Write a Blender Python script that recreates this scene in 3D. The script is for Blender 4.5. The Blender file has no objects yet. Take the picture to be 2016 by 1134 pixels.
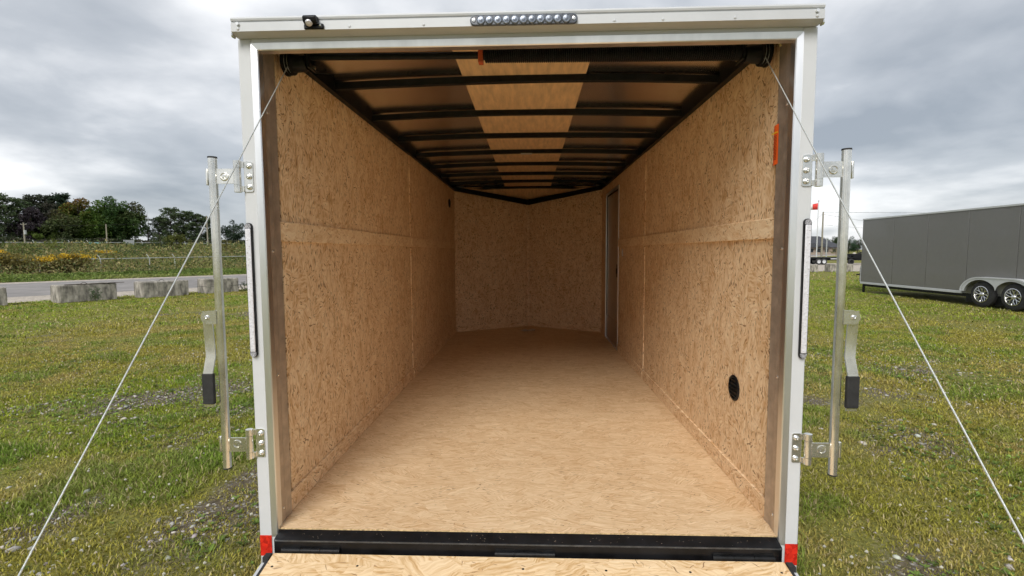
import bpy, math, random
import numpy as np
from mathutils import Vector, Matrix

rnd = random.Random(7)
rng = np.random.default_rng(7)
sc = bpy.context.scene
COL = sc.collection

# ------------------------------------------------------------------ camera
cd = bpy.data.cameras.new('camera'); cam = bpy.data.objects.new('camera', cd); COL.objects.link(cam)
cd.sensor_width = 36.0; cd.lens = 17.204; cd.clip_start = 0.02; cd.clip_end = 5000
R_ = Vector((0.999303, 0.036944, -0.005274)); U_ = Vector((0.002525, 0.074059, 0.997251)); F_ = Vector((-0.037233, 0.996569, -0.073914))
M = Matrix.Identity(4)
for i in range(3):
    M[i][0] = R_[i]; M[i][1] = U_[i]; M[i][2] = -F_[i]
M.translation = Vector((0.0298, -1.8591, 1.1144))
cam.matrix_world = M
sc.camera = cam

# ------------------------------------------------------------------ light
SUN_EL, SUN_AZ = 40.0, 195.0            # sun behind the camera, a little to its left
az, el = math.radians(SUN_AZ), math.radians(SUN_EL)
sun_dir = Vector((math.sin(az)*math.cos(el), math.cos(az)*math.cos(el), math.sin(el)))
sl = bpy.data.lights.new('sun', 'SUN'); sl.energy = 1.5; sl.angle = math.radians(32); sl.color = (1.0, .96, .9)
so = bpy.data.objects.new('sun', sl); COL.objects.link(so); so.location = (-6, -20, 20)
so.rotation_euler = (-sun_dir).to_track_quat('-Z', 'Y').to_euler()

world = bpy.data.worlds.new('World'); sc.world = world; world.use_nodes = True
wn, wl = world.node_tree.nodes, world.node_tree.links
wn.clear()
def WN(t, **kw):
    n = wn.new(t)
    for k, v in kw.items(): setattr(n, k, v)
    return n
sky = WN('ShaderNodeTexSky', sky_type='NISHITA', sun_disc=False)
sky.sun_elevation = el; sky.sun_rotation = az
bg1 = WN('ShaderNodeBackground'); bg1.inputs[1].default_value = 0.07
wl.new(sky.outputs[0], bg1.inputs[0])
tc = WN('ShaderNodeTexCoord'); sep = WN('ShaderNodeSeparateXYZ'); wl.new(tc.outputs['Generated'], sep.inputs[0])
zz = WN('ShaderNodeMath', operation='MAXIMUM'); wl.new(sep.outputs[2], zz.inputs[0]); zz.inputs[1].default_value = 0
za = WN('ShaderNodeMath', operation='ADD'); wl.new(zz.outputs[0], za.inputs[0]); za.inputs[1].default_value = 0.22
dx = WN('ShaderNodeMath', operation='DIVIDE'); wl.new(sep.outputs[0], dx.inputs[0]); wl.new(za.outputs[0], dx.inputs[1])
dy = WN('ShaderNodeMath', operation='DIVIDE'); wl.new(sep.outputs[1], dy.inputs[0]); wl.new(za.outputs[0], dy.inputs[1])
cv = WN('ShaderNodeCombineXYZ'); wl.new(dx.outputs[0], cv.inputs[0]); wl.new(dy.outputs[0], cv.inputs[1]); cv.inputs[2].default_value = 3.7
n1 = WN('ShaderNodeTexNoise'); n1.inputs['Scale'].default_value = .8; n1.inputs['Detail'].default_value = 9; n1.inputs['Roughness'].default_value = .48; n1.inputs['Distortion'].default_value = .35
wl.new(cv.outputs[0], n1.inputs['Vector'])
rp = WN('ShaderNodeValToRGB'); e = rp.color_ramp.elements
e[0].position = .34; e[0].color = (.29, .32, .36, 1)
e[1].position = .66; e[1].color = (.86, .865, .875, 1)
m_ = e.new(.48); m_.color = (.45, .475, .51, 1)
n2 = WN('ShaderNodeTexNoise'); n2.inputs['Scale'].default_value = 2.6; n2.inputs['Detail'].default_value = 6; n2.inputs['Roughness'].default_value = .5; n2.inputs['Distortion'].default_value = .2
wl.new(cv.outputs[0], n2.inputs['Vector'])
q1 = WN('ShaderNodeMath', operation='MULTIPLY_ADD'); wl.new(n2.outputs['Fac'], q1.inputs[0]); q1.inputs[1].default_value = .32; q1.inputs[2].default_value = -.16
q2 = WN('ShaderNodeMath', operation='ADD'); wl.new(n1.outputs['Fac'], q2.inputs[0]); wl.new(q1.outputs[0], q2.inputs[1])
wl.new(q2.outputs[0], rp.inputs[0])
bg2 = WN('ShaderNodeBackground'); bg2.inputs[1].default_value = .68
wl.new(rp.outputs[0], bg2.inputs[0])
mx = WN('ShaderNodeMixShader'); mx.inputs[0].default_value = .90
wl.new(bg1.outputs[0], mx.inputs[1]); wl.new(bg2.outputs[0], mx.inputs[2])
wo = WN('ShaderNodeOutputWorld'); wl.new(mx.outputs[0], wo.inputs[0])

vs_ = sc.view_settings
vs_.view_transform = 'Standard'; vs_.look = 'None'; vs_.exposure = 0.97; vs_.gamma = 1; vs_.use_curve_mapping = False
sc.cycles.use_denoising = True
sc.cycles.use_adaptive_sampling = True; sc.cycles.adaptive_threshold = .02; sc.cycles.adaptive_min_samples = 12
sc.cycles.max_bounces = 7; sc.cycles.diffuse_bounces = 5; sc.cycles.glossy_bounces = 5; sc.cycles.transparent_max_bounces = 12

# ------------------------------------------------------------------ helpers
WL = {}      # world offset of a parent, for meshes written in world coordinates
class MB:
    def __init__(s): s.v = []; s.f = []
    def add(s, vs, fs):
        k = len(s.v); s.v += [tuple(p) for p in vs]; s.f += [tuple(i+k for i in f) for f in fs]; return s
    def box(s, x0, x1, y0, y1, z0, z1):
        if x0 > x1: x0, x1 = x1, x0
        if y0 > y1: y0, y1 = y1, y0
        if z0 > z1: z0, z1 = z1, z0
        return s.add([(x0,y0,z0),(x1,y0,z0),(x1,y1,z0),(x0,y1,z0),(x0,y0,z1),(x1,y0,z1),(x1,y1,z1),(x0,y1,z1)],
              [(0,3,2,1),(4,5,6,7),(0,1,5,4),(1,2,6,5),(2,3,7,6),(3,0,4,7)])
    def prism(s, pts, axis, t0, t1):
        """pts in the two other axes (cyclic order), extruded along axis"""
        def mk(a, b, t): return {'x': (t, a, b), 'y': (a, t, b), 'z': (a, b, t)}[axis]
        n = len(pts); area = sum(pts[i][0]*pts[(i+1)%n][1]-pts[(i+1)%n][0]*pts[i][1] for i in range(n))
        if (area < 0) != (axis == 'y'): pts = pts[::-1]
        if t0 > t1: t0, t1 = t1, t0
        vs = [mk(a, b, t0) for a, b in pts] + [mk(a, b, t1) for a, b in pts]
        fs = [tuple(range(n))[::-1], tuple(range(n, 2*n))] + [(i, (i+1)%n, n+(i+1)%n, n+i) for i in range(n)]
        return s.add(vs, fs)
    def cyl(s, p0, p1, r0, r1=None, n=16, caps=True):
        r1 = r0 if r1 is None else r1
        p0, p1 = Vector(p0), Vector(p1); d = (p1-p0).normalized()
        a = d.orthogonal().normalized(); b = d.cross(a)
        vs = [p0+(a*math.cos(t)+b*math.sin(t))*r0 for t in [2*math.pi*i/n for i in range(n)]]
        vs += [p1+(a*math.cos(t)+b*math.sin(t))*r1 for t in [2*math.pi*i/n for i in range(n)]]
        fs = [(i, (i+1)%n, n+(i+1)%n, n+i) for i in range(n)]
        if caps: fs += [tuple(range(n))[::-1], tuple(range(n, 2*n))]
        return s.add(vs, fs)
    def lathe(s, prof, o, d, n=24):
        """prof: list of (radius, distance along d)"""
        o, d = Vector(o), Vector(d).normalized(); a = d.orthogonal().normalized(); b = d.cross(a)
        vs = []; fs = []
        for r, h in prof:
            vs += [o+d*h+(a*math.cos(2*math.pi*i/n)+b*math.sin(2*math.pi*i/n))*max(r, 1e-5) for i in range(n)]
        for k in range(len(prof)-1):
            fs += [(k*n+i, k*n+(i+1)%n, (k+1)*n+(i+1)%n, (k+1)*n+i) for i in range(n)]
        return s.add(vs, fs)
    def tube(s, pts, r, n=8):
        pts = [Vector(p) for p in pts]; vs = []; fs = []
        up = None
        for i, p in enumerate(pts):
            d = (pts[min(i+1, len(pts)-1)]-pts[max(i-1, 0)]).normalized()
            if up is None: up = d.orthogonal().normalized()
            up = (up-d*up.dot(d)).normalized(); b = d.cross(up)
            rr = r[i] if isinstance(r, (list, tuple)) else r
            vs += [p+(up*math.cos(2*math.pi*k/n)+b*math.sin(2*math.pi*k/n))*rr for k in range(n)]
        for i in range(len(pts)-1):
            fs += [(i*n+k, i*n+(k+1)%n, (i+1)*n+(k+1)%n, (i+1)*n+k) for k in range(n)]
        fs += [tuple(range(n))[::-1], tuple(range((len(pts)-1)*n, len(pts)*n))]
        return s.add(vs, fs)
    def xf(s, m):
        s.v = [tuple(m @ Vector(p)) for p in s.v]; return s
    def mesh(s, name, mat, sharp=32):
        me = bpy.data.meshes.new(name); me.from_pydata(s.v, [], s.f); me.update()
        if mat: me.materials.append(mat)
        me.polygons.foreach_set('use_smooth', [True]*len(me.polygons)); me.set_sharp_from_angle(angle=math.radians(sharp))
        return me
    def build(s, name, mat, parent=None, bevel=0, sharp=32, label=None):
        me = s.mesh(name, mat, sharp)
        return link(name, me, parent, bevel, label)

def link(name, me, parent=None, bevel=0, label=None):
    o = bpy.data.objects.new(name, me); COL.objects.link(o)
    if parent is not None:
        o.parent = parent; o.location = -WL.get(parent.name, Vector())
    if bevel:
        b = o.modifiers.new('bevel', 'BEVEL'); b.width = bevel; b.segments = 2; b.limit_method = 'ANGLE'
    if label: o['label'] = label
    return o
def tag(o, label=None, cat=None, group=None, kind=None):
    if label: o['label'] = label
    if cat: o['category'] = cat
    if group: o['group'] = group
    if kind: o['kind'] = kind
    return o
def thing(name, label, cat, loc=(0,0,0), rz=0, group=None, world=True):
    o = bpy.data.objects.new(name, None); COL.objects.link(o); o.empty_display_size = .2
    o.location = loc; o.rotation_euler = (0, 0, rz)
    if world: WL[o.name] = Vector(loc)
    return tag(o, label, cat, group)
def copy_tree(o, parent=None):
    c = o.copy(); COL.objects.link(c)
    if parent is not None: c.parent = parent
    for ch in list(o.children): copy_tree(ch, c)
    return c
def np_mesh(name, V, F, mat, colr=None, smooth=False):
    me = bpy.data.meshes.new(name); V = np.asarray(V, np.float32); F = np.asarray(F, np.int32); k = F.shape[1]
    me.vertices.add(len(V)); me.vertices.foreach_set('co', V.ravel())
    me.loops.add(F.size); me.loops.foreach_set('vertex_index', F.ravel())
    me.polygons.add(len(F)); me.polygons.foreach_set('loop_start', np.arange(0, F.size, k, dtype=np.int32))
    me.polygons.foreach_set('use_smooth', np.full(len(F), smooth))
    me.update(calc_edges=True)
    if colr is not None:
        at = me.color_attributes.new('col', 'FLOAT_COLOR', 'POINT')
        c4 = np.ones((len(V), 4), np.float32); c4[:, :3] = colr; at.data.foreach_set('color', c4.ravel())
    me.materials.append(mat)
    return me

# value noise
_T = rng.random((256, 256))
def vnoise(x, y):
    xi = np.floor(x).astype(int); yi = np.floor(y).astype(int); fx = x-xi; fy = y-yi
    fx = fx*fx*(3-2*fx); fy = fy*fy*(3-2*fy)
    g = lambda a, b: _T[a & 255, b & 255]
    return (g(xi,yi)*(1-fx)+g(xi+1,yi)*fx)*(1-fy)+(g(xi,yi+1)*(1-fx)+g(xi+1,yi+1)*fx)*fy
def fbm(x, y, o=4):
    s = 0; a = .5; t = 0
    for k in range(o):
        s = s+a*vnoise(x*2**k+17.3*k, y*2**k+5.1*k); t += a; a *= .5
    return s/t

# ------------------------------------------------------------------ materials
class NT:
    def __init__(s, name):
        s.m = bpy.data.materials.new(name); s.m.use_nodes = True; s.t = s.m.node_tree; s.t.nodes.clear()
        s.out = s.n('ShaderNodeOutputMaterial')
    def n(s, typ, **kw):
        nd = s.t.nodes.new(typ)
        for k, v in kw.items(): setattr(nd, k, v)
        return nd
    def l(s, a, b): s.t.links.new(a, b)
    def math(s, op, a, b=None):
        nd = s.n('ShaderNodeMath', operation=op)
        for i, v in enumerate((a, b)):
            if v is None: continue
            if isinstance(v, (int, float)): nd.inputs[i].default_value = v
            else: s.l(v, nd.inputs[i])
        return nd.outputs[0]
    def ramp(s, fac, els, interp='LINEAR'):
        nd = s.n('ShaderNodeValToRGB'); cr = nd.color_ramp; cr.interpolation = interp
        while len(cr.elements) > 1: cr.elements.remove(cr.elements[-1])
        for i, (p, c) in enumerate(els):
            e = cr.elements[0] if i == 0 else cr.elements.new(p)
            e.position = p; e.color = (*c, 1) if len(c) == 3 else c
        s.l(fac, nd.inputs[0]); return nd.outputs[0]
    def mix(s, fac, a, b, mode='MIX'):
        nd = s.n('ShaderNodeMix', data_type='RGBA', blend_type=mode)
        for i, v in ((0, fac), (6, a), (7, b)):
            if isinstance(v, (int, float)): nd.inputs[i].default_value = v
            elif isinstance(v, (tuple, list)): nd.inputs[i].default_value = (*v, 1) if len(v) == 3 else v
            else: s.l(v, nd.inputs[i])
        return nd.outputs[2]
    def noise(s, vec, scale, detail=4, rough=.55, dist=0):
        nd = s.n('ShaderNodeTexNoise')
        nd.inputs['Scale'].default_value = scale; nd.inputs['Detail'].default_value = detail
        nd.inputs['Roughness'].default_value = rough; nd.inputs['Distortion'].default_value = dist
        if vec is not None: s.l(vec, nd.inputs['Vector'])
        return nd
    def obj(s): return s.n('ShaderNodeTexCoord').outputs['Object']
    def bsdf(s, col, rough=.5, metal=0, **kw):
        b = s.n('ShaderNodeBsdfPrincipled')
        for k, v in (('Base Color', col), ('Roughness', rough), ('Metallic', metal), *kw.items()):
            k = k.replace('_', ' ')
            if isinstance(v, (tuple, list)): b.inputs[k].default_value = (*v, 1) if len(v) == 3 else v
            elif isinstance(v, (int, float)): b.inputs[k].default_value = v
            else: s.l(v, b.inputs[k])
        s.l(b.outputs[0], s.out.inputs[0]); return b
    def bump(s, b, h, strength=.3, dist=.002):
        nd = s.n('ShaderNodeBump'); nd.inputs['Strength'].default_value = strength; nd.inputs['Distance'].default_value = dist
        s.l(h, nd.inputs['Height']); s.l(nd.outputs[0], b.inputs['Normal'])

def mat(name, col, rough=.5, metal=0, var=.08, scale=12, rvar=.08, stretch=None, bump=0, **kw):
    t = NT(name); v = t.obj()
    if stretch:
        mp = t.n('ShaderNodeMapping'); mp.inputs['Scale'].default_value = stretch; t.l(v, mp.inputs[0]); v = mp.outputs[0]
    nz = t.noise(v, scale, 5, .6)
    a = tuple(max(0, c*(1-var*2)) for c in col); b = tuple(min(1, c*(1+var*2)) for c in col)
    c = t.ramp(nz.outputs['Fac'], [(.3, a), (.7, b)])
    r = t.math('ADD', t.math('MULTIPLY', nz.outputs['Fac'], rvar*2), rough-rvar)
    bs = t.bsdf(c, r, metal, **kw)
    if bump: t.bump(bs, nz.outputs['Fac'], bump, .003)
    return t.m

def osb(name, long_, across, pale, tan, brown, speck, seed=0.0, cell=.075, grain=(.080, .0125), spread=3.2, contrast=1.05, dark=(.60, .665), sliver=(.038, .0105)):
    """flakes: each Voronoi cell turns the grain its own way"""
    t = NT(name); s = t.n('ShaderNodeSeparateXYZ'); t.l(t.obj(), s.inputs[0])
    cb = t.n('ShaderNodeCombineXYZ'); ax = {'X': 0, 'Y': 1, 'Z': 2}
    t.l(s.outputs[ax[long_]], cb.inputs[0]); t.l(s.outputs[ax[across]], cb.inputs[1]); cb.inputs[2].default_value = seed
    uv0 = cb.outputs[0]
    def warp(sc, amt):
        dn = t.noise(uv0, sc, 2); dc = t.n('ShaderNodeVectorMath', operation='SUBTRACT'); t.l(dn.outputs['Color'], dc.inputs[0]); dc.inputs[1].default_value = (.5, .5, .5)
        ds = t.n('ShaderNodeVectorMath', operation='SCALE'); t.l(dc.outputs[0], ds.inputs[0]); ds.inputs['Scale'].default_value = amt
        da = t.n('ShaderNodeVectorMath', operation='ADD'); t.l(uv0, da.inputs[0]); t.l(ds.outputs[0], da.inputs[1]); return da.outputs[0]
    uv = warp(11, .07); uvs = warp(16, .030)
    def cells(size, asp, off):
        mp = t.n('ShaderNodeMapping'); mp.inputs['Scale'].default_value = (1/size/asp, 1/size, 1); mp.inputs['Location'].default_value = (off, off*1.7, 0); t.l(uv, mp.inputs[0])
        vo = t.n('ShaderNodeTexVoronoi', voronoi_dimensions='2D', feature='F1'); vo.inputs['Scale'].default_value = 1; t.l(mp.outputs[0], vo.inputs['Vector'])
        sp = t.n('ShaderNodeSeparateColor'); t.l(vo.outputs['Color'], sp.inputs[0]); return sp.outputs
    def turned(rand, L, W, off):
        rt = t.n('ShaderNodeVectorRotate', rotation_type='Z_AXIS'); t.l(uvs, rt.inputs[0])
        sq = t.math('SUBTRACT', rand, .5); sq = t.math('MULTIPLY', t.math('MULTIPLY', sq, t.math('ABSOLUTE', sq)), 2.0)
        t.l(t.math('MULTIPLY', sq, spread), rt.inputs['Angle'])
        mp = t.n('ShaderNodeMapping'); mp.inputs['Scale'].default_value = (1/L, 1/W, 1); mp.inputs['Location'].default_value = (off, off, off); t.l(rt.outputs[0], mp.inputs[0])
        return mp.outputs[0]
    c1 = cells(cell, 1.7, 3.1); c2 = cells(cell*.55, 1.9, 11.7)
    n1 = t.noise(turned(c1[1], grain[0], grain[1], 2.2), 1.0, 2.5, .6).outputs['Fac']
    n2 = t.noise(turned(c2[1], grain[0]*.5, grain[1]*.8, 7.9), 1.0, 3, .62).outputs['Fac']
    sel = t.math('GREATER_THAN', c2[2], .5)
    def tone(n, r): return t.math('ADD', t.math('MULTIPLY', n, 2.3*contrast), t.math('MULTIPLY', r, .30*contrast))
    t1, t2 = tone(n1, c1[0]), tone(n2, c2[0])
    tt = t.math('ADD', t.math('MULTIPLY', t1, t.math('SUBTRACT', 1, sel)), t.math('MULTIPLY', t2, sel))
    big = t.noise(uv0, 1.9, 3).outputs['Fac']; tt = t.math('ADD', tt, t.math('MULTIPLY', t.math('SUBTRACT', big, .5), .35))
    mid = .5; tt = t.math('ADD', tt, .5-(.5*2.3*contrast+.15*contrast))
    c = t.ramp(tt, [(mid-.42, brown), (mid-.17, tuple((2*a+b)/3 for a, b in zip(tan, brown))), (mid-.02, tan), (mid+.20, tuple((a+b)/2 for a, b in zip(tan, pale))), (mid+.40, pale)])
    # dark slivers where flakes lift
    n3 = t.noise(turned(c2[0], sliver[0], sliver[1], 17.0), 1.0, 1.5, .5).outputs['Fac']
    pt = t.noise(uv0, 9, 2).outputs['Fac']
    sv = t.ramp(t.math('ADD', n3, t.math('MULTIPLY', t.math('SUBTRACT', pt, .5), .22)), [(dark[0], (0, 0, 0)), (dark[1], (1, 1, 1))])
    c = t.mix(t.math('MULTIPLY', sv, .80), c, t.mix(c1[0], speck, tuple(x*.5 for x in speck)))
    h = t.math('SUBTRACT', tt, t.math('MULTIPLY', sv, .7))
    b = t.bsdf(c, .62, 0, Specular_IOR_Level=.25)
    t.bump(b, h, .45, .0015)
    return t.m

M_ = {}
PALE, TAN, BRN, SPK = (.92, .73, .50), (.81, .59, .37), (.62, .385, .19), (.32, .15, .06)
M_['osb_wall'] = osb('osb_wall', 'Z', 'Y', PALE, TAN, BRN, SPK, 1.0)
M_['osb_nose'] = osb('osb_nose', 'Z', 'X', PALE, TAN, BRN, SPK, 5.0)
M_['osb_strip'] = osb('osb_strip', 'Y', 'Z', (.92, .74, .51), (.84, .635, .41), (.70, .47, .26), SPK, 2.0, dark=(.63, .69))
M_['osb_kick'] = osb('osb_kick', 'Y', 'Z', PALE, tuple(x*1.02 for x in TAN), BRN, SPK, 4.0, dark=(.62, .68))
FP_, FT_, FB_, FS_ = (.83, .635, .415), (.71, .51, .305), (.56, .35, .175), (.34, .17, .075)
M_['osb_floor'] = osb('osb_floor', 'X', 'Y', FP_, FT_, FB_, FS_, 3.0, .07, (.12, .0075), 2.0, .85, (.655, .71), (.045, .006))
M_['osb_ramp'] = osb('osb_ramp', 'X', 'Y', (.86, .66, .42), (.75, .54, .31), (.58, .36, .16), FS_, 8.0, .09, (.14, .012), 3.0, 1.1, (.65, .70), (.06, .008))
M_['osb_edge'] = mat('osb_edge', (.58, .42, .22), .8, 0, .25, 90, bump=.4)
M_['white'] = mat('white_paint', (.58, .595, .61), .36, 0, .015, 4, Specular_IOR_Level=.5)
M_['alu'] = mat('brushed_aluminium', (.80, .81, .82), .30, .95, .05, 10, .06, stretch=(1, 1, .15))
M_['alu_white'] = mat('white_aluminium_trim', (.54, .555, .57), .5, .1, .03, 5, Specular_IOR_Level=.25)
M_['galv'] = mat('galvanised_steel', (.50, .44, .38), .50, .75, .10, 18, .08)
M_['zinc'] = mat('zinc_plated_steel', (.76, .75, .70), .19, .93, .10, 14, .07)
M_['zinc_bright'] = mat('bright_zinc', (.80, .80, .78), .20, .88, .06, 20, .06)
M_['black'] = mat('black_painted_steel', (.009, .0095, .0105), .45, 0, .3, 30, .1, Specular_IOR_Level=.22)
M_['black_gloss'] = mat('gloss_black_paint', (.008, .008, .009), .32, 0, .3, 12, .06, Specular_IOR_Level=.22)
M_['lip'] = mat('lip_highlight', (.075, .08, .085), .35, .4, .2, 30)  # highlight along the black sill edge, put into a lighter grey
M_['gap'] = mat('recess_shade', (.022, .018, .015), .6, .1, .15, 20)  # shade of the recess between jamb and wall lining, put into the colour
M_['rubber'] = mat('black_rubber', (.02, .02, .02), .75, 0, .2, 40, .05, bump=.2)
M_['tyre'] = mat('tyre_rubber', (.025, .025, .026), .8, 0, .2, 30, .05, bump=.2)
M_['roof'] = mat('mill_aluminium_roof', (.90, .88, .86), .20, 1.0, .03, 3, .03)
M_['luan'] = mat('luan_plywood', (.77, .55, .32), .55, 0, .10, 6, .05, stretch=(6, .8, 1))
M_['lens'] = mat('clear_lens', (.66, .66, .70), .14, 0, .07, 160, .05, bump=.6, Coat_Weight=.5)
M_['lens_dark'] = mat('smoked_lens', (.07, .08, .10), .25, 0, .3, 60, .03)
M_['lens_ring'] = mat('lens_reflector', (.20, .225, .27), .28, .5, .2, 60, .04)
M_['capgrey'] = mat('speckled_grey_plastic', (.30, .30, .32), .4, 0, .45, 260, .05, bump=.3)
M_['orange'] = mat('orange_red_paint', (.55, .10, .03), .5, 0, .12, 30)
M_['sticker'] = mat('orange_sticker', (.85, .13, .02), .4, 0, .05, 20)
M_['yellow'] = mat('yellow_print', (.85, .55, .02), .5, 0, .05, 20)
M_['print'] = mat('dark_print', (.22, .03, .01), .6, 0, .05, 20)
M_['doorskin'] = mat('door_inner_skin', (.40, .32, .25), .30, .5, .08, 5)
M_['paper'] = mat('scrap_paper', (.62, .56, .50), .8, 0, .15, 25)
M_['cable'] = mat('coated_steel_cable', (.50, .53, .52), .4, .4, .15, 300, .05, bump=.4)
def tape():
    t = NT('red_reflective_tape'); br = t.n('ShaderNodeTexVoronoi', feature='F1'); br.inputs['Scale'].default_value = 70; t.l(t.obj(), br.inputs['Vector'])
    sp = t.n('ShaderNodeSeparateColor'); t.l(br.outputs['Color'], sp.inputs[0])
    t.bsdf(t.ramp(sp.outputs[0], [(0, (.42, .008, .006)), (1, (.80, .03, .015))]), .25, 0, Coat_Weight=.6); return t.m
M_['tape'] = tape()
M_['grey_skin'] = mat('grey_trailer_skin', (.155, .153, .150), .38, 0, .06, 2.5, .06)
def ripple():
    t = NT('grey_trailer_skin'); o = t.obj(); n = t.noise(o, 1.1, 3); n2 = t.noise(o, 9, 5, .65)
    c = t.mix(t.math('MULTIPLY', n2.outputs['Fac'], .5), (.155, .153, .150), (.205, .20, .192))
    b = t.bsdf(c, t.math('ADD', t.math('MULTIPLY', n2.outputs['Fac'], .16), .24), 0, Coat_Weight=.25); t.bump(b, n.outputs['Fac'], .35, .03); return t.m
M_['grey_skin'] = ripple()
M_['concrete'] = mat('weathered_concrete', (.28, .26, .225), .9, 0, .38, 2.6, .04, stretch=(3, 3, 1.2), bump=.9)
M_['asphalt'] = mat('worn_asphalt', (.24, .225, .215), .88, 0, .12, 1.2, .04, stretch=(1, 1, 1), bump=.2)
M_['gravel'] = mat('pale_gravel', (.42, .37, .31), .95, 0, .22, 9, .03, bump=.5)
M_['wood_pole'] = mat('weathered_pole', (.27, .25, .20), .9, 0, .2, 8, stretch=(4, 4, .5))
M_['fence'] = mat('galvanised_fence', (.42, .44, .43), .5, .5, .1, 10)
M_['teal'] = mat('teal_sign', (.10, .42, .44), .5, 0, .05, 5)
M_['signgrey'] = mat('grey_sign', (.36, .38, .39), .5, 0, .06, 5)
M_['bark'] = mat('bark', (.075, .055, .042), .9, 0, .25, 6, bump=.5)
M_['roofshingle'] = mat('dark_shingles', (.055, .058, .068), .8, 0, .2, 3)
M_['brick'] = mat('pale_brick', (.32, .26, .21), .9, 0, .15, 6)
M_['glass'] = mat('window_glass', (.03, .035, .04), .08, 0, .1, 3)
M_['flag'] = mat('red_flag', (.62, .05, .04), .8, 0, .06, 3)
M_['flagwhite'] = mat('white_flag', (.75, .74, .73), .8, 0, .03, 3)
M_['yellowbox'] = mat('pale_yellow_box', (.55, .5, .25), .6, 0, .06, 5)

def leafmat(name, trans=.3, rough=.6):
    t = NT(name); a = t.n('ShaderNodeVertexColor'); a.layer_name = 'col'
    d = t.n('ShaderNodeBsdfPrincipled'); t.l(a.outputs[0], d.inputs['Base Color']); d.inputs['Roughness'].default_value = rough; d.inputs['Specular IOR Level'].default_value = .25
    tr = t.n('ShaderNodeBsdfTranslucent'); t.l(a.outputs[0], tr.inputs[0])
    m = t.n('ShaderNodeMixShader'); m.inputs[0].default_value = trans; t.l(d.outputs[0], m.inputs[1]); t.l(tr.outputs[0], m.inputs[2]); t.l(m.outputs[0], t.out.inputs[0])
    return t.m
M_['leaf'] = leafmat('foliage'); M_['grass'] = leafmat('grass_blades', .35, .55)
def stonemat():
    t = NT('pebbles'); a = t.n('ShaderNodeVertexColor'); a.layer_name = 'col'
    nz = t.noise(t.obj(), 60, 3); b = t.bsdf(t.mix(.25, a.outputs[0], t.ramp(nz.outputs['Fac'], [(.3, (.12, .11, .10)), (.7, (.5, .48, .45))])), .9); t.bump(b, nz.outputs['Fac'], .4, .002); return t.m
M_['stone'] = stonemat()

# ------------------------------------------------------------------ terrain
GZ = -0.46
NX, NY = -.777, .629           # normal of the road, pointing across it to the left
UX, UY = .629, .777            # along the road
def roadN(x, y): return x*NX + y*NY
def ground_h(x, y):
    n = roadN(x, y)
    a = np.clip((n-43)/120, 0, 1); b = np.clip((n-163)/120, 0, 1)
    return GZ + 2.75*(a*a*(3-2*a)*.55+a*.45) + 1.1*b
def bare_mask(x, y):
    """1 where stones and soil show, 0 where the turf is closed"""
    d = np.hypot(x, y+1.8)
    f = fbm(x*.55+3.1, y*.55+8.2, 4)*.6 + fbm(x*2.1+40, y*2.1+11, 3)*.4
    bias = np.interp(d, [0, 3, 5, 8, 13, 20, 40], [.04, .035, .005, -.06, -.15, -.25, -.3])
    bias = bias + np.where((x < 0), .0, .012)
    return np.clip((f+bias-.548)*4.2+.5, 0, 1)

def axis(fine0, fine1, st, lo, hi):
    out = list(np.arange(fine0, fine1+1e-6, st)); s = st; p = fine1
    while p < hi: s *= 1.35; p += s; out.append(p)
    s = st; p = fine0; pre = []
    while p > lo: s *= 1.35; p -= s; pre.append(p)
    return np.array(pre[::-1]+out)
gx = axis(-16, 16, .2, -1800, 1800); gy = axis(-4, 20, .2, -400, 2600)
GX, GY = np.meshgrid(gx, gy); 
near = np.exp(-((GX/14)**2+((GY-5)/14)**2)**2)
GH = ground_h(GX, GY) - 0.012 + near*(fbm(GX*1.3, GY*1.3, 3)-.5)*.045
V = np.stack([GX, GY, GH], -1).reshape(-1, 3)
nx_, ny_ = len(gx), len(gy)
I = np.arange(nx_*ny_).reshape(ny_, nx_)
Fq = np.stack([I[:-1,:-1], I[:-1,1:], I[1:,1:], I[1:,:-1]], -1).reshape(-1, 4)
bm_ = bare_mask(GX, GY).ravel()
gc = np.stack([bm_, bm_*0, bm_*0], -1)
def groundmat():
    t = NT('ground'); a = t.n('ShaderNodeVertexColor'); a.layer_name = 'col'; s = t.n('ShaderNodeSeparateColor'); t.l(a.outputs[0], s.inputs[0])
    o = t.obj()
    n0 = t.noise(o, 26, 5, .7); n1 = t.noise(o, 3, 4)
    turf = t.ramp(n0.outputs['Fac'], [(.3, (.085, .085, .024)), (.55, (.22, .215, .055)), (.75, (.34, .29, .12))])
    vo = t.n('ShaderNodeTexVoronoi'); vo.inputs['Scale'].default_value = 42; t.l(o, vo.inputs['Vector']); sp = t.n('ShaderNodeSeparateColor'); t.l(vo.outputs['Color'], sp.inputs[0])
    soil = t.ramp(n0.outputs['Fac'], [(.3, (.06, .048, .032)), (.7, (.21, .175, .12))])
    peb = t.ramp(sp.outputs[0], [(0, (.10, .09, .075)), (.6, (.26, .24, .21)), (1, (.42, .40, .37))])
    soil = t.mix(t.math('MULTIPLY', t.math('GREATER_THAN', sp.outputs[1], .35), t.math('LESS_THAN', vo.outputs['Distance'], .42)), soil, peb)
    f = t.math('ADD', s.outputs[0], t.math('MULTIPLY', t.math('SUBTRACT', n0.outputs['Fac'], .5), .9))
    c = t.mix(t.ramp(f, [(.35, (0, 0, 0)), (.6, (1, 1, 1))]), turf, soil)
    b = t.bsdf(c, .95, 0, Specular_IOR_Level=.15); t.bump(b, n0.outputs['Fac'], .8, .03); return t.m
g = link('ground', np_mesh('ground', V, Fq, groundmat(), gc, True)); tag(g, kind='structure')

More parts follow.
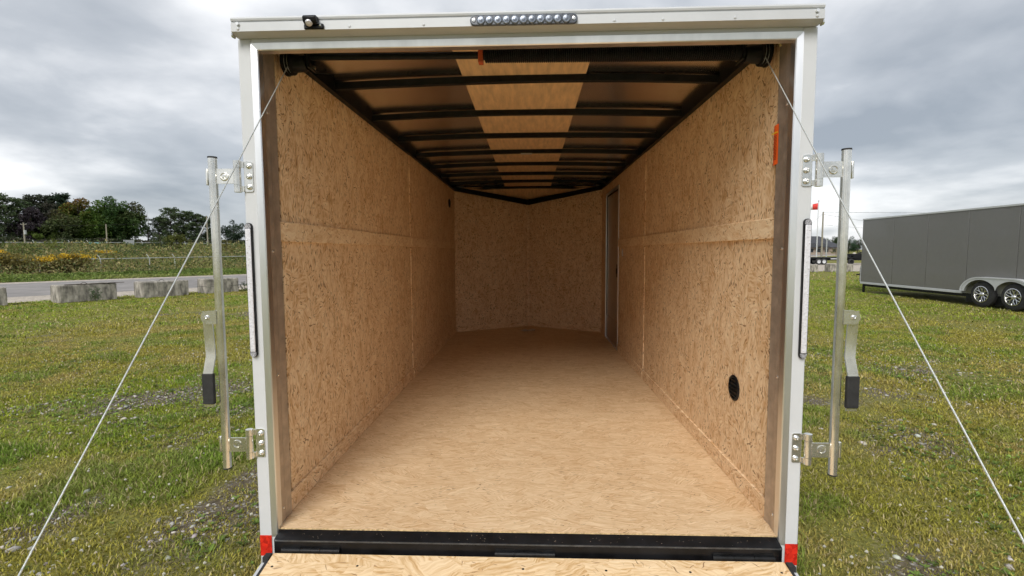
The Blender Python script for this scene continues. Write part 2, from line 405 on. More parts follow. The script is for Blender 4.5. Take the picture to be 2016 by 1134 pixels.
def strip_sheet(name, n0, n1, z, m, t0=-400, t1=900):
    ts = np.linspace(t0, t1, 60); mb = MB(); vs = []
    for t in ts:
        for n in (n0+.12*math.sin(t*1.7)+.1*math.sin(t*.63), n1+.12*math.sin(t*1.3+1)+.1*math.sin(t*.41)): vs.append((UX*t+NX*n, UY*t+NY*n, z))
    k = len(ts); mb.add(vs, [(2*i, 2*i+2, 2*i+3, 2*i+1) for i in range(k-1)])
    return tag(mb.build(name, m), kind='structure')
strip_sheet('road_shoulder', 21.6, 38.2, GZ-.004, M_['gravel'])
strip_sheet('road', 24.6, 36.3, GZ+.002, M_['asphalt'])
# gravel lot on the right behind the blocks
ya = MB(); ya.add([(17, 35.6, GZ-.004), (60, 33.2, GZ-.004), (100, 52, GZ-.004), (90, 66, GZ-.004), (20, 56, GZ-.004)], [(0,1,2,3,4)])
tag(ya.build('gravel_lot', M_['gravel']), kind='structure')

# ------------------------------------------------------------------ enclosed trailer in front of the camera
T = thing('cargo_trailer', 'white enclosed cargo trailer seen into its open rear end, lined with wood panels', 'trailer', (0, 2.6, GZ))
P = lambda mb, name, m, par=T, **k: mb.build(name, M_[m], par, **k)
ZT = 1.948          # top of the wall lining
YF = 4.887          # where the nose starts
YN = 5.478          # tip of the nose
# floor and outer shell
P(MB().prism([(-1.02, .018), (1.02, .018), (1.02, YF), (0, YN+.01), (-1.02, YF)], 'z', -.018, 0), 'floor_panel', 'osb_floor')
P(MB().box(-.99, .99, .0145, .0178, -.018, -.0006), 'floor_edge', 'osb_edge')
P(MB().prism([(-1.05, .03), (1.05, .03), (1.05, YF), (0, YN+.05), (-1.05, YF)], 'z', -.12, -.0185), 'floor_frame', 'black')
for s in (-1, 1):
    P(MB().box(s*1.034, s*1.064, .0605, .14, -.14, 1.99), 'side_skin', 'white'); P(MB().box(s*1.034, s*1.064, .1405, YF+.02, -.14, 2.0345), 'side_skin', 'white')
    mb = MB(); mb.prism([(s*1.064, YF+.02), (s*1.034, YF+.02), (0, YN+.06), (0, YN+.085)], 'z', -.14, 2.0345); P(mb, 'nose_skin', 'white')
    # wall lining: rear sheet, front sheet standing 6 mm proud of it
    P(MB().box(s*1.015, s*1.033, .1746, 2.39, 0, ZT), 'wall_panel', 'osb_wall')
    if s < 0: P(MB().box(s*1.009, s*1.033, 2.3902, YF, 0, ZT), 'wall_panel', 'osb_wall')
    else:
        P(MB().box(1.009, 1.033, 2.3902, 3.60, 0, ZT), 'wall_panel', 'osb_wall')
        P(MB().box(1.009, 1.033, 3.6002, 4.50, 1.842, ZT), 'wall_panel', 'osb_wall')
        P(MB().box(1.009, 1.033, 4.5002, YF, 0, ZT), 'wall_panel', 'osb_wall')
    # middle batten and kick strip
    P(MB().box(s*1.001, s*1.0148, .138, 2.3895, 1.162, 1.244), 'batten', 'osb_strip', bevel=.002)
    P(MB().box(s*.997, s*1.0088, 2.3905, 3.58 if s > 0 else YF-.01, 1.165, 1.242), 'batten', 'osb_strip', bevel=.002)
    P(MB().box(s*1.003, s*1.0148, .145, 2.3895, .0005, .082), 'kick_strip', 'osb_kick', bevel=.002)
    P(MB().box(s*1.000, s*1.0088, 2.3905, 3.58 if s > 0 else YF-.01, .0005, .082), 'kick_strip', 'osb_kick', bevel=.002)
    # nose lining
    mb = MB(); mb.add([(s*1.009, YF, 0), (s*.003, YN, 0), (s*.003, YN, 1.86), (s*1.009, YF, ZT), (s*1.009, YF+.015, 0), (s*.003, YN+.015, 0), (s*.003, YN+.015, 1.86), (s*1.009, YF+.015, ZT)],
        [(0,1,2,3),(4,7,6,5),(0,4,5,1),(3,2,6,7),(0,3,7,4),(1,5,6,2)]); P(mb, 'nose_panel', 'osb_nose')
    mb = MB(); d = Vector((-s*1.006, YN-YF, 0)).normalized(); nn = Vector((-d.y*s, -abs(d.x), 0)).normalized()*.012
    a = Vector((s*1.0, YF-.003, .0005)); b = Vector((s*.003, YN-.003, .0005))
    mb.add([a, b, b+nn, a+nn] + [q+Vector((0, 0, .07)) for q in (a, b, b+nn, a+nn)], [(0,1,2,3),(7,6,5,4),(0,4,5,1),(1,5,6,2),(2,6,7,3),(3,7,4,0)]); P(mb, 'kick_strip', 'osb_kick')
    mb = MB(); a = Vector((s*1.005, YF-.02, 1.945)); b = Vector((s*.003, YN-.02, 1.80)); w2 = Vector((0, -.04, 0))
    vs = [a, b, b+w2, a+w2] + [a+Vector((0,0,.055)), b+Vector((0,0,.075)), b+w2+Vector((0,0,.075)), a+w2+Vector((0,0,.055))]
    mb.add(vs, [(0,1,2,3),(7,6,5,4),(0,4,5,1),(1,5,6,2),(2,6,7,3),(3,7,4,0)]); P(mb, 'nose_beam', 'black')
    P(MB().box(s*.985, s*1.033, .17, YF+.02, ZT+.0005, 2.006), 'roof_rail', 'black')
mb = MB(); mb.box(-.022, .022, YN-.03, YN-.012, .07, 1.80); P(mb, 'nose_corner_strip', 'osb_nose')
# roof sheet, slightly arched, and the plywood strip under it
def zr(x): return 1.985 - .022*(x/1.0)**2
xs = np.linspace(-1.034, 1.034, 25); mb = MB(); vs = []
for y in (.135, 5.03):
    for x in xs: vs.append((x, y, zr(x)+.042))
for y in (.135, 5.03):
    for x in xs: vs.append((x, y, zr(x)+.046))
k = len(xs); fs = []
for i in range(k-1):
    fs.append((i, k+i, k+i+1, i+1)); fs.append((2*k+i, 2*k+i+1, 3*k+i+1, 3*k+i))
mb.add(vs, fs); P(mb, 'roof_sheet', 'roof', sharp=60)
mb = MB(); vs = []
mb.box(-.317, .317, .14, 5.0, 2.018, 2.022); P(mb, 'ceiling_strip', 'luan')
mb = MB(); mb.add([(-1.03, 4.9, 1.975), (-.5, 5.02, 1.99), (.5, 5.02, 1.99), (1.03, 4.9, 1.975), (0, YN+.02, 1.875)], [(0, 1, 4), (1, 2, 4), (2, 3, 4)])
mb.add([(-1.03, 4.9, 1.995), (-.5, 5.02, 2.01), (.5, 5.02, 2.01), (1.03, 4.9, 1.995), (0, YN+.02, 1.895)], [(0, 4, 1), (1, 4, 2), (2, 4, 3)]); P(mb, 'nose_ceiling', 'luan')
mb = MB().prism([(-1.064, .14), (1.064, .14), (1.064, YF), (0, YN+.08), (-1.064, YF)], 'z', 2.035, 2.045); P(mb, 'roof_skin', 'white')
for i in range(8):
    y = .74+.61*i; mb = MB(); vs = []; xs2 = np.linspace(-1.0, 1.0, 17)
    for x in xs2:
        z0 = zr(x)+.002*math.sin(i*2.1+x*3); vs += [(x, y-.016, z0), (x, y+.016, z0), (x, y+.016, z0+.036), (x, y-.016, z0+.036)]
    fs = []
    for j in range(16):
        q = 4*j
        for a in range(4): fs.append((q+a, q+4+a, q+4+(a+1)%4, q+(a+1)%4))
    mb.add(vs, fs); P(mb, 'roof_bow', 'black', bevel=.003)
P(MB().box(-.05, .05, 2.54, 2.575, 1.9755, 1.983), 'dome_lamp', 'alu_white')
# rear frame
for s in (-1, 1):
    P(MB().box(s*1.013, s*1.065, 0, .06, -.16, 1.915), 'corner_post', 'white', bevel=.004)
    tr = MB().prism([(s*1.0135, -.004), (s*.992, .000), (s*.989, .004), (s*.989, .036), (s*1.0125, .036)], 'z', -.026, 1.897)
    # mitre the top of the trim
    tr.v = [(x, y, z-(1.0135-abs(x))) if z > 1 else (x, y, z) for x, y, z in tr.v]
    P(tr, 'door_trim', 'alu')
    P(MB().box(s*.9895, s*1.0125, -.001, .02, -.15, -.0268), 'post_foot', 'white')
    st = MB().prism([(s*1.03, .0365), (s*.9945, .0365), (s*.9945, .076), (s*1.004, .0765), (s*1.004, .084), (s*.9985, .0845), (s*.9965, .132), (s*1.006, .140), (s*1.03, .140)], 'z', .0005, 1.93)
    P(st, 'jamb_channel', 'galv')
    P(MB().box(s*1.020, s*1.0325, .1405, .1742, .0005, ZT), 'jamb_gap', 'gap')
    for z in (.06, .62, 1.12, 1.66):
        P(MB().lathe([(.006, 0), (.0055, .002), (.003, .0035), (.0, .004)], (s*.9945, .062, z), (-s, 0, 0), 10), 'screw', 'zinc_bright')
    for z in (.30, .88, 1.40, 1.80):
        P(MB().lathe([(.006, 0), (.0055, .002), (.003, .0035), (.0, .004)], (s*1.0195, .152, z), (-s, 0, 0), 10), 'screw', 'zinc_bright')
P(MB().box(-1.0125, 1.0125, .0005, .06, 1.8982, 1.93), 'header_panel', 'white')
tr = MB().prism([(-.004, 1.8975), (0, 1.875), (.004, 1.872), (.036, 1.872), (.036, 1.8965)], 'x', -1.0135, 1.0135)
tr.v = [(math.copysign(abs(x)-(1.8975-z), x), y, z) for x, y, z in tr.v]
P(tr, 'door_trim', 'alu')
P(MB().box(-1.03, 1.03, .0605, .136, 1.925, 2.008), 'header_channel', 'galv')
hd = MB().prism([(-.050, 1.920), (-.050, 1.951), (-.045, 1.953), (-.045, 1.956), (-.050, 1.958), (-.052, 1.964), (-.050, 1.970), (-.04, 1.972), (.06, 2.012), (.06, 1.932), (0.0, 1.914), (-.012, 1.913)], 'x', -1.058, 1.058)
H = P(hd, 'header_rail', 'alu_white')
for s in (-1, 1):
    P(MB().cyl((s*1.030, -.0505, 1.945), (s*1.030, -.058, 1.945), .0058, n=6), 'bolt', 'zinc_bright', H)
    P(MB().lathe([(.006, 0), (.004, .003), (0, .004)], (s*1.032, -.0505, 1.929), (0, -1, 0), 10), 'bolt', 'white', H)
    P(MB().cyl((s*1.0585, -.03, 1.915), (s*1.066, -.03, 1.915), .012, .008, n=12), 'rail_end_cap', 'zinc', H)
for x in (-.62, -.35, .5, .33, .75):
    P(MB().lathe([(.0055, 0), (.004, .002), (0, .003)], (x, -.0502, 1.929), (0, -1, 0), 10), 'rivet', 'alu_white', H)
# brake lamp with eleven round lenses
def capsule(x0, x1, zc, r, y0, y1, n=10):
    pts = [(x0+r-r*math.sin(math.pi*i/n), zc+r*math.cos(math.pi*i/n)) for i in range(n+1)] + [(x1-r+r*math.sin(math.pi*i/n), zc-r*math.cos(math.pi*i/n)) for i in range(n+1)]
    return MB().prism(pts, 'y', y0, y1)
BL = P(capsule(-.182, .200, 1.9345, .0175, -.062, -.0502), 'brake_lamp', 'lens_dark', bevel=.003, label='long clear lamp with a row of round lenses')
for i in range(11):
    x = -.143+i*.0302
    l = P(MB().lathe([(.0152, -.002), (.0152, .003), (.0125, .0052), (.0112, .0035), (.006, .0042), (.005, .006), (0, .0065)], (x, -.062, 1.9345), (0, -1, 0), 20), 'lens', 'lens_ring', BL)
for x in (-.168, .186):
    P(MB().lathe([(.0065, 0), (.006, .003), (.003, .0035), (0, .002)], (x, -.062, 1.9345), (0, -1, 0), 12), 'screw', 'zinc_bright', BL)
# number plate lamp
LP = P(MB().prism([(-.052, 1.960), (-.080, 1.958), (-.086, 1.950), (-.082, 1.936), (-.066, 1.930), (-.052, 1.944)], 'x', -.778, -.730), 'plate_lamp', 'black', bevel=.003)
P(MB().box(-.784, -.712, -.060, -.0505, 1.919, 1.938), 'lamp_base', 'black', LP, bevel=.004)
P(MB().lathe([(.013, 0), (.011, .006), (0, .009)], (-.757, -.075, 1.934), (0.1, -.6, -1), 14), 'lens', 'lens', LP)
P(MB().lathe([(.004, 0), (0, .003)], (-.724, -.0605, 1.931), (0, -1, 0), 8), 'screw', 'zinc_bright', LP)
# vertical tail lamps and reflective tape
for s in (-1, 1):
    zc0, zc1, r = .708, 1.230, .0135
    pts = []
    n = 10
    for i in range(n+1): a = math.pi*i/n; pts.append((s*1.0505+r*math.cos(a), zc1-r+r*math.sin(a)))
    for i in range(n+1): a = math.pi*i/n; pts.append((s*1.0505-r*math.cos(a), zc0+r-r*math.sin(a)))
    TL = P(MB().prism(pts, 'y', -.010, -.0002), 'tail_lamp', 'black', label='tall narrow clear tail lamp on the corner post')
    P(MB().box(s*1.0505-.0105, s*1.0505+.0105, -.016, -.0102, zc0+.022, zc1-.022), 'lens', 'lens', TL, bevel=.004)
    for zq, sg in ((zc1, 1), (zc0, -1)):
        pp = [(s*1.0505+.0115*math.cos(math.pi*i/8), zq-sg*.0135+sg*.0115*math.sin(math.pi*i/8)) for i in range(9)] + [(s*1.0505-.0115, zq-sg*.0205), (s*1.0505+.0115, zq-sg*.0205)]
        P(MB().prism(pp, 'y', -.014, -.0102), 'lamp_end', 'capgrey', TL)
    mb = MB()
    for i in range(20):
        z = .74+i*.0236; mb.lathe([(.0035, 0), (.0022, .0018), (0, .0022)], (s*1.0505+(.0045 if i % 2 else -.003), -.016, z), (0, -1, 0), 8)
    P(mb, 'diodes', 'lens', TL)
    P(MB().box(s*1.0155, s*1.0635, -.0012, -.0002, -.108, -.022), 'reflective_tape', 'tape')
# sill under the floor edge
P(MB().prism([(.0140, -.004), (-.030, -.018), (-.033, -.020), (-.033, -.090), (-.02, -.090), (-.02, -.03), (.0140, -.016)], 'x', -.9885, .9885), 'sill', 'black_gloss')
P(MB().box(-.988, .988, -.0355, -.0335, -.026, -.0205), 'sill_lip', 'lip')
for x0 in (-.955, -.11, .725):
    for i in range(3):
        a = x0+i*.078
        P(MB().cyl((a, -.040, -.058), (a+.0765, -.040, -.058), .0095, n=12), 'hinge_barrel', 'black')
    P(MB().box(x0+.002, x0+.075, -.0352, -.0332, -.056, -.041), 'hinge_leaf', 'black'); P(MB().box(x0+.158, x0+.231, -.0352, -.0332, -.056, -.041), 'hinge_leaf', 'black')
# ramp door folded down
RD = bpy.data.objects.new('ramp_door', None); COL.objects.link(RD); RD.parent = T; RD.location = -WL[T.name]
RD['label'] = 'wood panelled ramp door lowered to the ground'
SL = .19
def rz(y): return -.061+SL*(y+.04)
def rslab(x0, x1, y0, y1, dz0, dz1):
    mb = MB().box(x0, x1, y0, y1, 0, 1); mb.v = [(x, y, rz(y)+(dz0 if z == 0 else dz1)) for x, y, z in mb.v]; return mb
P(rslab(-.982, .988, -1.90, -.052, -.016, 0), 'deck_panel', 'osb_ramp', RD)
P(rslab(-.975, .98, -1.90, -.054, -.05, -.0165), 'door_core', 'white', RD)
for s in (-1, 1):
    cx = .003
    P(rslab(s*.9865+cx, s*.999+cx, -1.91, -.075, -.045, -.004), 'edge_seal', 'rubber', RD)
    P(rslab(s*.9995+cx, s*1.016+cx, -1.91, -.085, -.050, -.012), 'edge_trim', 'alu_white', RD)
    P(MB().box(s*1.0+cx-.012, s*1.0+cx+.012, -.085, -.055, rz(-.07)-.02, rz(-.07)+.006), 'corner_block', 'rubber', RD)
for x, y in ((-.955, -.115), (-.63, -.105), (.0, -.105), (.31, -.105), (.62, -.105), (.955, -.10), (-.28, -.30), (.45, -.33)):
    P(MB().lathe([(.0055, 0), (.003, .0015), (0, .0018)], (x, y, rz(y)), (0, 0, 1), 8), 'screw', 'black', RD)
P(rslab(-.97, .97, -2.25, -1.915, -.03, -.012), 'ramp_flap', 'osb_ramp', RD)
# cable drums, torsion rod and spring
for s in (-1, 1):
    D = P(MB().lathe([(.0, -.062), (.028, -.062), (.034, -.05), (.036, -.004), (.046, -.002), (.047, .002), (.039, .004), (.039, .008), (.047, .010), (.047, .014), (.039, .016), (.039, .02), (.050, .022), (.050, .030), (.02, .032), (0, .032)], (s*.955, .205, 1.90), (s, 0, 0), 28), 'cable_drum', 'black')
    P(MB().lathe([(.0405, .0045), (.0415, .006), (.0405, .0075)], (s*.955, .205, 1.90), (s, 0, 0), 28), 'cable_wrap', 'cable', D)
    P(MB().lathe([(.0405, .0165), (.0415, .018), (.0405, .0195)], (s*.955, .205, 1.90), (s, 0, 0), 28), 'cable_wrap', 'cable', D)
    P(MB().prism([(.15, 1.995), (.30, 1.995), (.25, 1.872), (.17, 1.872)], 'x', s*.872, s*.880), 'drum_bracket', 'black', D)
    P(MB().lathe([(.006, 0), (.006, .006), (0, .006)], (s*.871, .22, 1.885), (-s, 0, 0), 6), 'bolt', 'zinc', D)
    P(MB().tube([(s*.958, .170, 1.880), (s*1.000, -1.0, .55), (s*1.034, -1.676, -.421)] if False else [(s*(.958+(1.034-.958)*t), .172+(-1.676-.172)*t, 1.880+(-.421-1.880)*t-.012*math.sin(math.pi*t)) for t in np.linspace(0, 1, 13)], .0020, 8), 'lift_cable', 'cable', label='thin steel lift cable running down to the ramp door')
P(MB().cyl((-.90, .205, 1.925), (-.15, .205, 1.918), .0145, n=14), 'torsion_rod', 'black')
P(MB().box(-.180, -.160, .185, .225, 1.885, 1.955), 'spring_plate', 'orange', bevel=.002)
P(MB().cyl((-.16, .205, 1.918), (.90, .205, 1.908), .0195, n=14), 'torsion_rod', 'black')
pts = []; nt = 118
for i in range(nt*10+1):
    t = i/(nt*10); a = 2*math.pi*i/10; x = -.155+t*1.005; zc = 1.918-.010*t
    pts.append((x, .205+.0265*math.cos(a), zc+.0265*math.sin(a)))
P(MB().tube(pts, .0046, 5), 'torsion_spring', 'black', sharp=80)
P(MB().cyl((.85, .205, 1.91), (.88, .205, 1.91), .033, n=18), 'spring_cone', 'black')
P(MB().tube([(.985, .105, 1.925), (.978, .10, 1.905), (.983, .098, 1.888)], .005, 6), 'wire_end', 'yellowbox')
P(MB().tube([(-.88, .24, 1.872), (-.80, .27, 1.876), (-.74, .28, 1.882)], .0016, 5), 'loose_wire', 'black')
# warning sticker on the right jamb
pts = [(.118, .9955), (.135, .9935), (.150, .9935), (.160, .999), (.176, 1.008)]
mb = MB(); vs = []
for i, (y, x) in enumerate(pts):
    vs += [(x, y, 1.452-.002*i), (x, y, 1.606-.002*i)]
mb.add(vs, [(2*i, 2*i+1, 2*i+3, 2*i+2) for i in range(len(pts)-1)]); ST = P(mb, 'warning_sticker', 'sticker', label='orange warning sticker with a yellow heading')
tx = bpy.data.curves.new('sticker_heading', 'FONT'); tx.body = 'WARNING'; tx.size = .011; tx.align_x = 'CENTER'; tx.extrude = .0002; tx.materials.append(M_['yellow'])
to = bpy.data.objects.new('sticker_heading', tx); COL.objects.link(to); to.parent = ST
tm = Matrix(((0, 0, -1, .9928), (-1, 0, 0, .1425), (0, 1, 0, 1.570), (0, 0, 0, 1)))
bpy.context.view_layer.update()
tme = bpy.data.meshes.new_from_object(to.evaluated_get(bpy.context.evaluated_depsgraph_get())); bpy.data.objects.remove(to)
to = bpy.data.objects.new('sticker_heading', tme); COL.objects.link(to); to.parent = ST; to.matrix_basis = tm
mb = MB()
for i in range(17):
    z = 1.56-i*.0056; mb.box(.9930, .9932, .127, .127+.020+.006*((i*7) % 3)/2, z, z+.0022)
P(mb, 'sticker_print', 'print', ST)
# round vents, side door, switch
def vent(s, y, z, r):
    v = P(MB().lathe([(r, 0), (r, .004), (r*.86, .008), (r*.80, .006), (r*.80, .001), (0, .001)], (s*1.0155, y, z), (-s, 0, 0), 28), 'wall_vent', 'black')
    for k in range(-2, 3):
        h = math.sqrt((r*.8)**2-(k*r*.3)**2); P(MB().box(s*1.0125, s*1.0085, y-h, y+h, z+k*r*.3-.003, z+k*r*.3+.003), 'slat', 'black', v)
vent(1, .505, .452, .062)
v2 = P(MB().lathe([(.055, 0), (.055, .010), (.045, .014), (0, .012)], (-1.0088, 4.45, 1.74), (1, 0, 0), 24), 'wall_vent', 'black')
DR = P(MB().box(1.017, 1.03, 3.655, 4.47, .005, 1.80), 'side_door', 'doorskin', label='plain brown side door in an aluminium frame')
for (y0, y1, z0, z1) in ((3.6005, 3.628, .0005, 1.8415), (4.472, 4.4995, .0005, 1.8415), (3.6285, 4.4715, 1.812, 1.8415), (3.6285, 4.4715, .0005, .02)):
    P(MB().box(1.000, 1.032, y0, y1, z0, z1), 'door_frame', 'alu', DR)
for (y0, y1, z0, z1) in ((3.6295, 3.652, .021, 1.811), (4.455, 4.471, .021, 1.811), (3.6525, 4.4545, 1.795, 1.811)):
    P(MB().box(1.011, 1.02, y0, y1, z0, z1), 'door_seal', 'rubber', DR)
P(MB().box(1.0165, 1.0115, 3.66, 4.45, .02, .30), 'kick_plate', 'doorskin', DR)
P(MB().box(1.0165, 1.002, 3.665, 3.715, .82, .965), 'latch', 'black', DR, bevel=.004)
P(MB().box(1.002, .996, 3.675, 3.705, .86, .92), 'latch_paddle', 'black', DR)
SW = P(MB().box(1.0088, 1.004, 3.36, 3.40, 1.06, 1.14), 'light_switch', 'alu_white', bevel=.002)
P(MB().box(1.004, .9995, 3.374, 3.386, 1.085, 1.115), 'toggle', 'white', SW)

# lock bars folded out on both corner posts
def lock_bar(s):
    X = s*1.176
    B = P(MB().cyl((X, -.012, .266), (X, -.012, 1.474), .0160, n=24), 'lock_bar', 'zinc', label='zinc plated lock bar with a flat handle and black grip, folded open')
    P(MB().cyl((X, -.012, 1.4742), (X, -.012, 1.480), .0168, n=20), 'end_cap', 'rubber', B); P(MB().cyl((X, -.012, .2655), (X, -.012, .261), .0166, n=20), 'end_cap', 'rubber', B)
    for zc, dz in ((1.405, .012), (.362, -.006)):
        # leaf with rounded corners
        w0, w1, h = 1.026, 1.060, .057
        pp = []
        for cx_, cz_, a0 in ((w1-.007, zc+h-.007, 0), (w0+.007, zc+h-.007, 90), (w0+.007, zc-h+.007, 180), (w1-.007, zc-h+.007, 270)):
            for k in range(4):
                a = math.radians(a0+30*k); pp.append((s*(cx_+.007*math.cos(a)), cz_+.007*math.sin(a)))
        P(MB().prism(pp, 'y', -.0045, -.0003), 'hinge_plate', 'zinc', B)
        P(MB().box(s*1.060, s*1.082, -.0100, -.0045, zc-h, zc-.036), 'hinge_ear', 'zinc', B); P(MB().box(s*1.060, s*1.082, -.0100, -.0045, zc+.034, zc+h), 'hinge_ear', 'zinc', B)
        for k in (-1, 0, 1):
            bo = P(MB().lathe([(.0105, 0), (.0105, .002), (.0095, .006), (.006, .0085), (.0035, .009), (.003, .006), (0, .006)], (s*1.040, -.0045, zc+k*.0395), (0, -1, 0), 16), 'carriage_bolt', 'zinc_bright', B)
        for z0, z1 in ((zc-h-.002, zc-.0335), (zc-.032, zc+.032), (zc+.0335, zc+h+.002)):
            P(MB().cyl((s*1.081, -.013, z0), (s*1.081, -.013, z1), .0135, n=18), 'hinge_knuckle', 'zinc', B)
        arm = MB().box(s*1.088, s*(1.176-.010), -.0155, -.0105, zc-.030+dz*.3, zc+.026+dz*.3)
        P(arm, 'hinge_arm', 'zinc', B)
        P(MB().lathe([(.0175, 0), (.016, .003), (.0135, .0035), (.011, -.0005), (.0075, .0002), (.006, .0035), (0, .004)], (s*1.130, -.0155, zc), (0, -1, 0), 20), 'arm_boss', 'zinc', B)
        P(MB().box(s*1.1925, s*1.201, -.020, -.004, zc-.032, zc+.030), 'cam_tab', 'zinc', B, bevel=.002)
    # handle pivot
    pp = [(s*1.180, .894), (s*1.180, .842)] + [(s*(1.213+.026*math.sin(math.radians(a))), .868-.026*math.cos(math.radians(a))) for a in range(0, 181, 20)]
    P(MB().prism(pp, 'y', -.034, -.0285), 'pivot_tab', 'zinc_bright', B)
    P(MB().lathe([(.009, 0), (.008, .005), (.004, .006), (0, .004)], (s*1.214, -.034, .868), (0, -1, 0), 14), 'pivot_bolt', 'zinc_bright', B)
    # strap: straight, a bend, then the gripped end
    prof = [(-.0235, .890), (-.012, .715), (-.032, .648), (-.030, .515)]
    th = .006; dx_ = [0, 0, s*.002, s*.002]
    mb = MB(); vs = []
    for (y, z), ddx in zip(prof, dx_):
        for xa, ya in ((1.203, y), (1.241, y), (1.241, y+th), (1.203, y+th)): vs.append((s*xa+ddx, ya, z))
    fs = [(0,1,2,3), (12,15,14,13)]
    for k in range(3):
        q = 4*k
        for a in range(4): fs.append((q+a, q+(a+1)%4, q+4+(a+1)%4, q+4+a))
    mb.add(vs, fs); P(mb, 'handle', 'zinc', B)
    g0 = s*1.200+dx_[3]; g1 = s*1.244+dx_[3]
    P(MB().box(g0, g1, -.037, -.020, .527, .648), 'grip', 'rubber', B, bevel=.003)
lock_bar(-1); lock_bar(1)

# sawdust and grit on the sill and along the floor edge
N = 150; X = rng.uniform(-.96, .96, N); u = rng.random(N); ysd = np.where(u < .55, rng.uniform(-.028, .0, N), .03+.9*rng.random(N)**2.5)
zsd = np.where(ysd < .003, -.018+(ysd+.030)*.318+.0012, .0008); rsd = rng.uniform(.0006, .0017, N)
a_ = rng.uniform(0, 6.28, N); V = np.stack([np.stack([X+rsd*np.cos(a_+k*2.1)*(1.6 if k else 1), ysd+rsd*np.sin(a_+k*2.1), zsd+0*X], -1) for k in range(3)]+[np.stack([X, ysd, zsd+rsd*.7], -1)], 1).reshape(-1, 3)
F = (np.array([(0, 1, 3), (1, 2, 3), (2, 0, 3), (0, 2, 1)])[None]+np.arange(N)[:, None, None]*4).reshape(-1, 3)
csd = np.where((ysd < .003)[:, None], np.array([[.40, .31, .20]]), np.array([[.16, .10, .05]]))*(1+rng.normal(0, .25, (N, 1)))
tag(link('sawdust', np_mesh('sawdust', V, F, M_['stone'], np.repeat(csd.clip(.02, .9), 4, 0))), 'fine sawdust and grit on the black sill and floor edge', 'sawdust', None, 'stuff')

# wheels, shared with the grey trailer
def make_wheel(name, parent, r=.36, w=.22, s=-1):
    """axle along x, outer face towards s; local to parent"""
    prof = [(r*.62, -w/2), (r*.80, -w/2-.004), (r*.94, -w*.44), (r, -w*.33), (r, w*.33), (r*.94, w*.44), (r*.80, w/2+.004), (r*.62, w/2)]
    o = MB().lathe([(q, h*-s) for q, h in prof], (0, 0, 0), (-1, 0, 0), 40).build(name, M_['tyre'], parent)
    f = s*w/2
    MB().lathe([(r*.64, .012), (r*.60, .016), (r*.55, -.03), (r*.53, -.12), (r*.2, -.12), (0, -.12)], (f, 0, 0), (s, 0, 0), 40).build('rim', M_['rim'], o)
    MB().lathe([(r*.52, -.118), (0, -.119)], (f, 0, 0), (s, 0, 0), 24).build('brake_drum', M_['black'], o)
    for i in range(8):
        a = 2*math.pi*i/8
        for da in (-.16, .16):
            c1, s1 = math.cos(a+da*.3), math.sin(a+da*.3); c2, s2 = math.cos(a+da*1.5), math.sin(a+da*1.5)
            MB().tube([(f-s*.03, r*.14*c1, r*.14*s1), (f-s*.018, r*.34*c1, r*.34*s1), (f-s*.012, r*.56*c2, r*.56*s2)], [.016, .013, .013], 6).build('spoke', M_['rim'], o)
    MB().lathe([(.06, -.06), (.06, -.02), (.045, .0), (.03, .004), (.028, .03), (0, .035)], (f, 0, 0), (s, 0, 0), 20).build('hub', M_['rim'], o)
    return o
M_['rim'] = mat('machined_rim', (.72, .72, .73), .22, .95, .04, 20, .05)
def fender(parent, X, s, yc, zc, name='fender'):
    """twin-axle mudguard, outer face towards s"""
    pts = []
    for i in range(11): a = math.radians(188-9.8*i); pts.append((yc+.43+.44*-math.cos(a)*-1 if False else yc-.43+.46*math.cos(a), zc+.46*math.sin(a)))
    for i in range(11): a = math.radians(90-9.8*i); pts.append((yc+.43+.46*math.cos(a), zc+.46*math.sin(a)))
    mb = MB(); vs = []
    for (y, z) in pts: vs += [(X, y, z), (X+s*.22, y, z)]
    fs = [(2*i, 2*i+1, 2*i+3, 2*i+2) for i in range(len(pts)-1)]; mb.add(vs, fs)
    vs = []
    for (y, z) in pts:
        dy_, dz_ = y-yc, z-zc; vs += [(X+s*.22, y, z), (X+s*.225, y, z), (X+s*.225, yc+dy_*.965, z-.035), (X+s*.22, yc+dy_*.965, z-.035)]
    fs = []
    for i in range(len(pts)-1):
        q = 4*i
        for a in range(4): fs.append((q+a, q+4+a, q+4+(a+1)%4, q+(a+1)%4))
    mb.add(vs, fs)
    return mb.build(name, M_['alu_white'], parent)
w0 = None
for s in (-1, 1):
    for y in (2.6, 3.44):
        if s < 0 and w0 is not None: w = copy_tree(w0, T)
        else: w = make_wheel('wheel', T, .35, .20, s)
        if s < 0 and w0 is None: w0 = w
        w.location = Vector((s*1.19, y, GZ+.35))-WL[T.name]
    fender(T, s*1.066, s, 3.02, GZ+.35)
for s in (-1, 1): P(MB().box(s*1.0, s*.94, .05, YF, -.25, -.1205), 'chassis_rail', 'black')
for y in (2.6, 3.44): P(MB().cyl((-1.1, y, GZ+.35), (1.1, y, GZ+.35), .035, n=12), 'axle', 'black')
P(MB().prism([(-.5, YF), (.5, YF), (.06, YN+1.0), (-.06, YN+1.0)], 'z', -.25, -.16), 'coupler_frame', 'black')
P(MB().cyl((0, YN+.75, GZ+.0), (0, YN+.75, .15), .03, n=12), 'tongue_jack', 'black')

sp_ = MB(); random.seed(3)
v0 = []
for i in range(5):
    for j in range(4): v0.append((-.10+.05*i+rnd.uniform(-.008, .008), 4.88+.035*j+rnd.uniform(-.008, .008), .006+rnd.uniform(0, .028)))
sp_.add(v0, [(4*i+j, 4*i+j+1, 4*i+j+5, 4*i+j+4) for i in range(4) for j in range(3)])
so_ = sp_.build('paper_scrap', M_['paper']); md = so_.modifiers.new('thick', 'SOLIDIFY'); md.thickness = .002
tag(so_, 'small crumpled scrap lying on the floor below the nose of the open trailer', 'scrap')

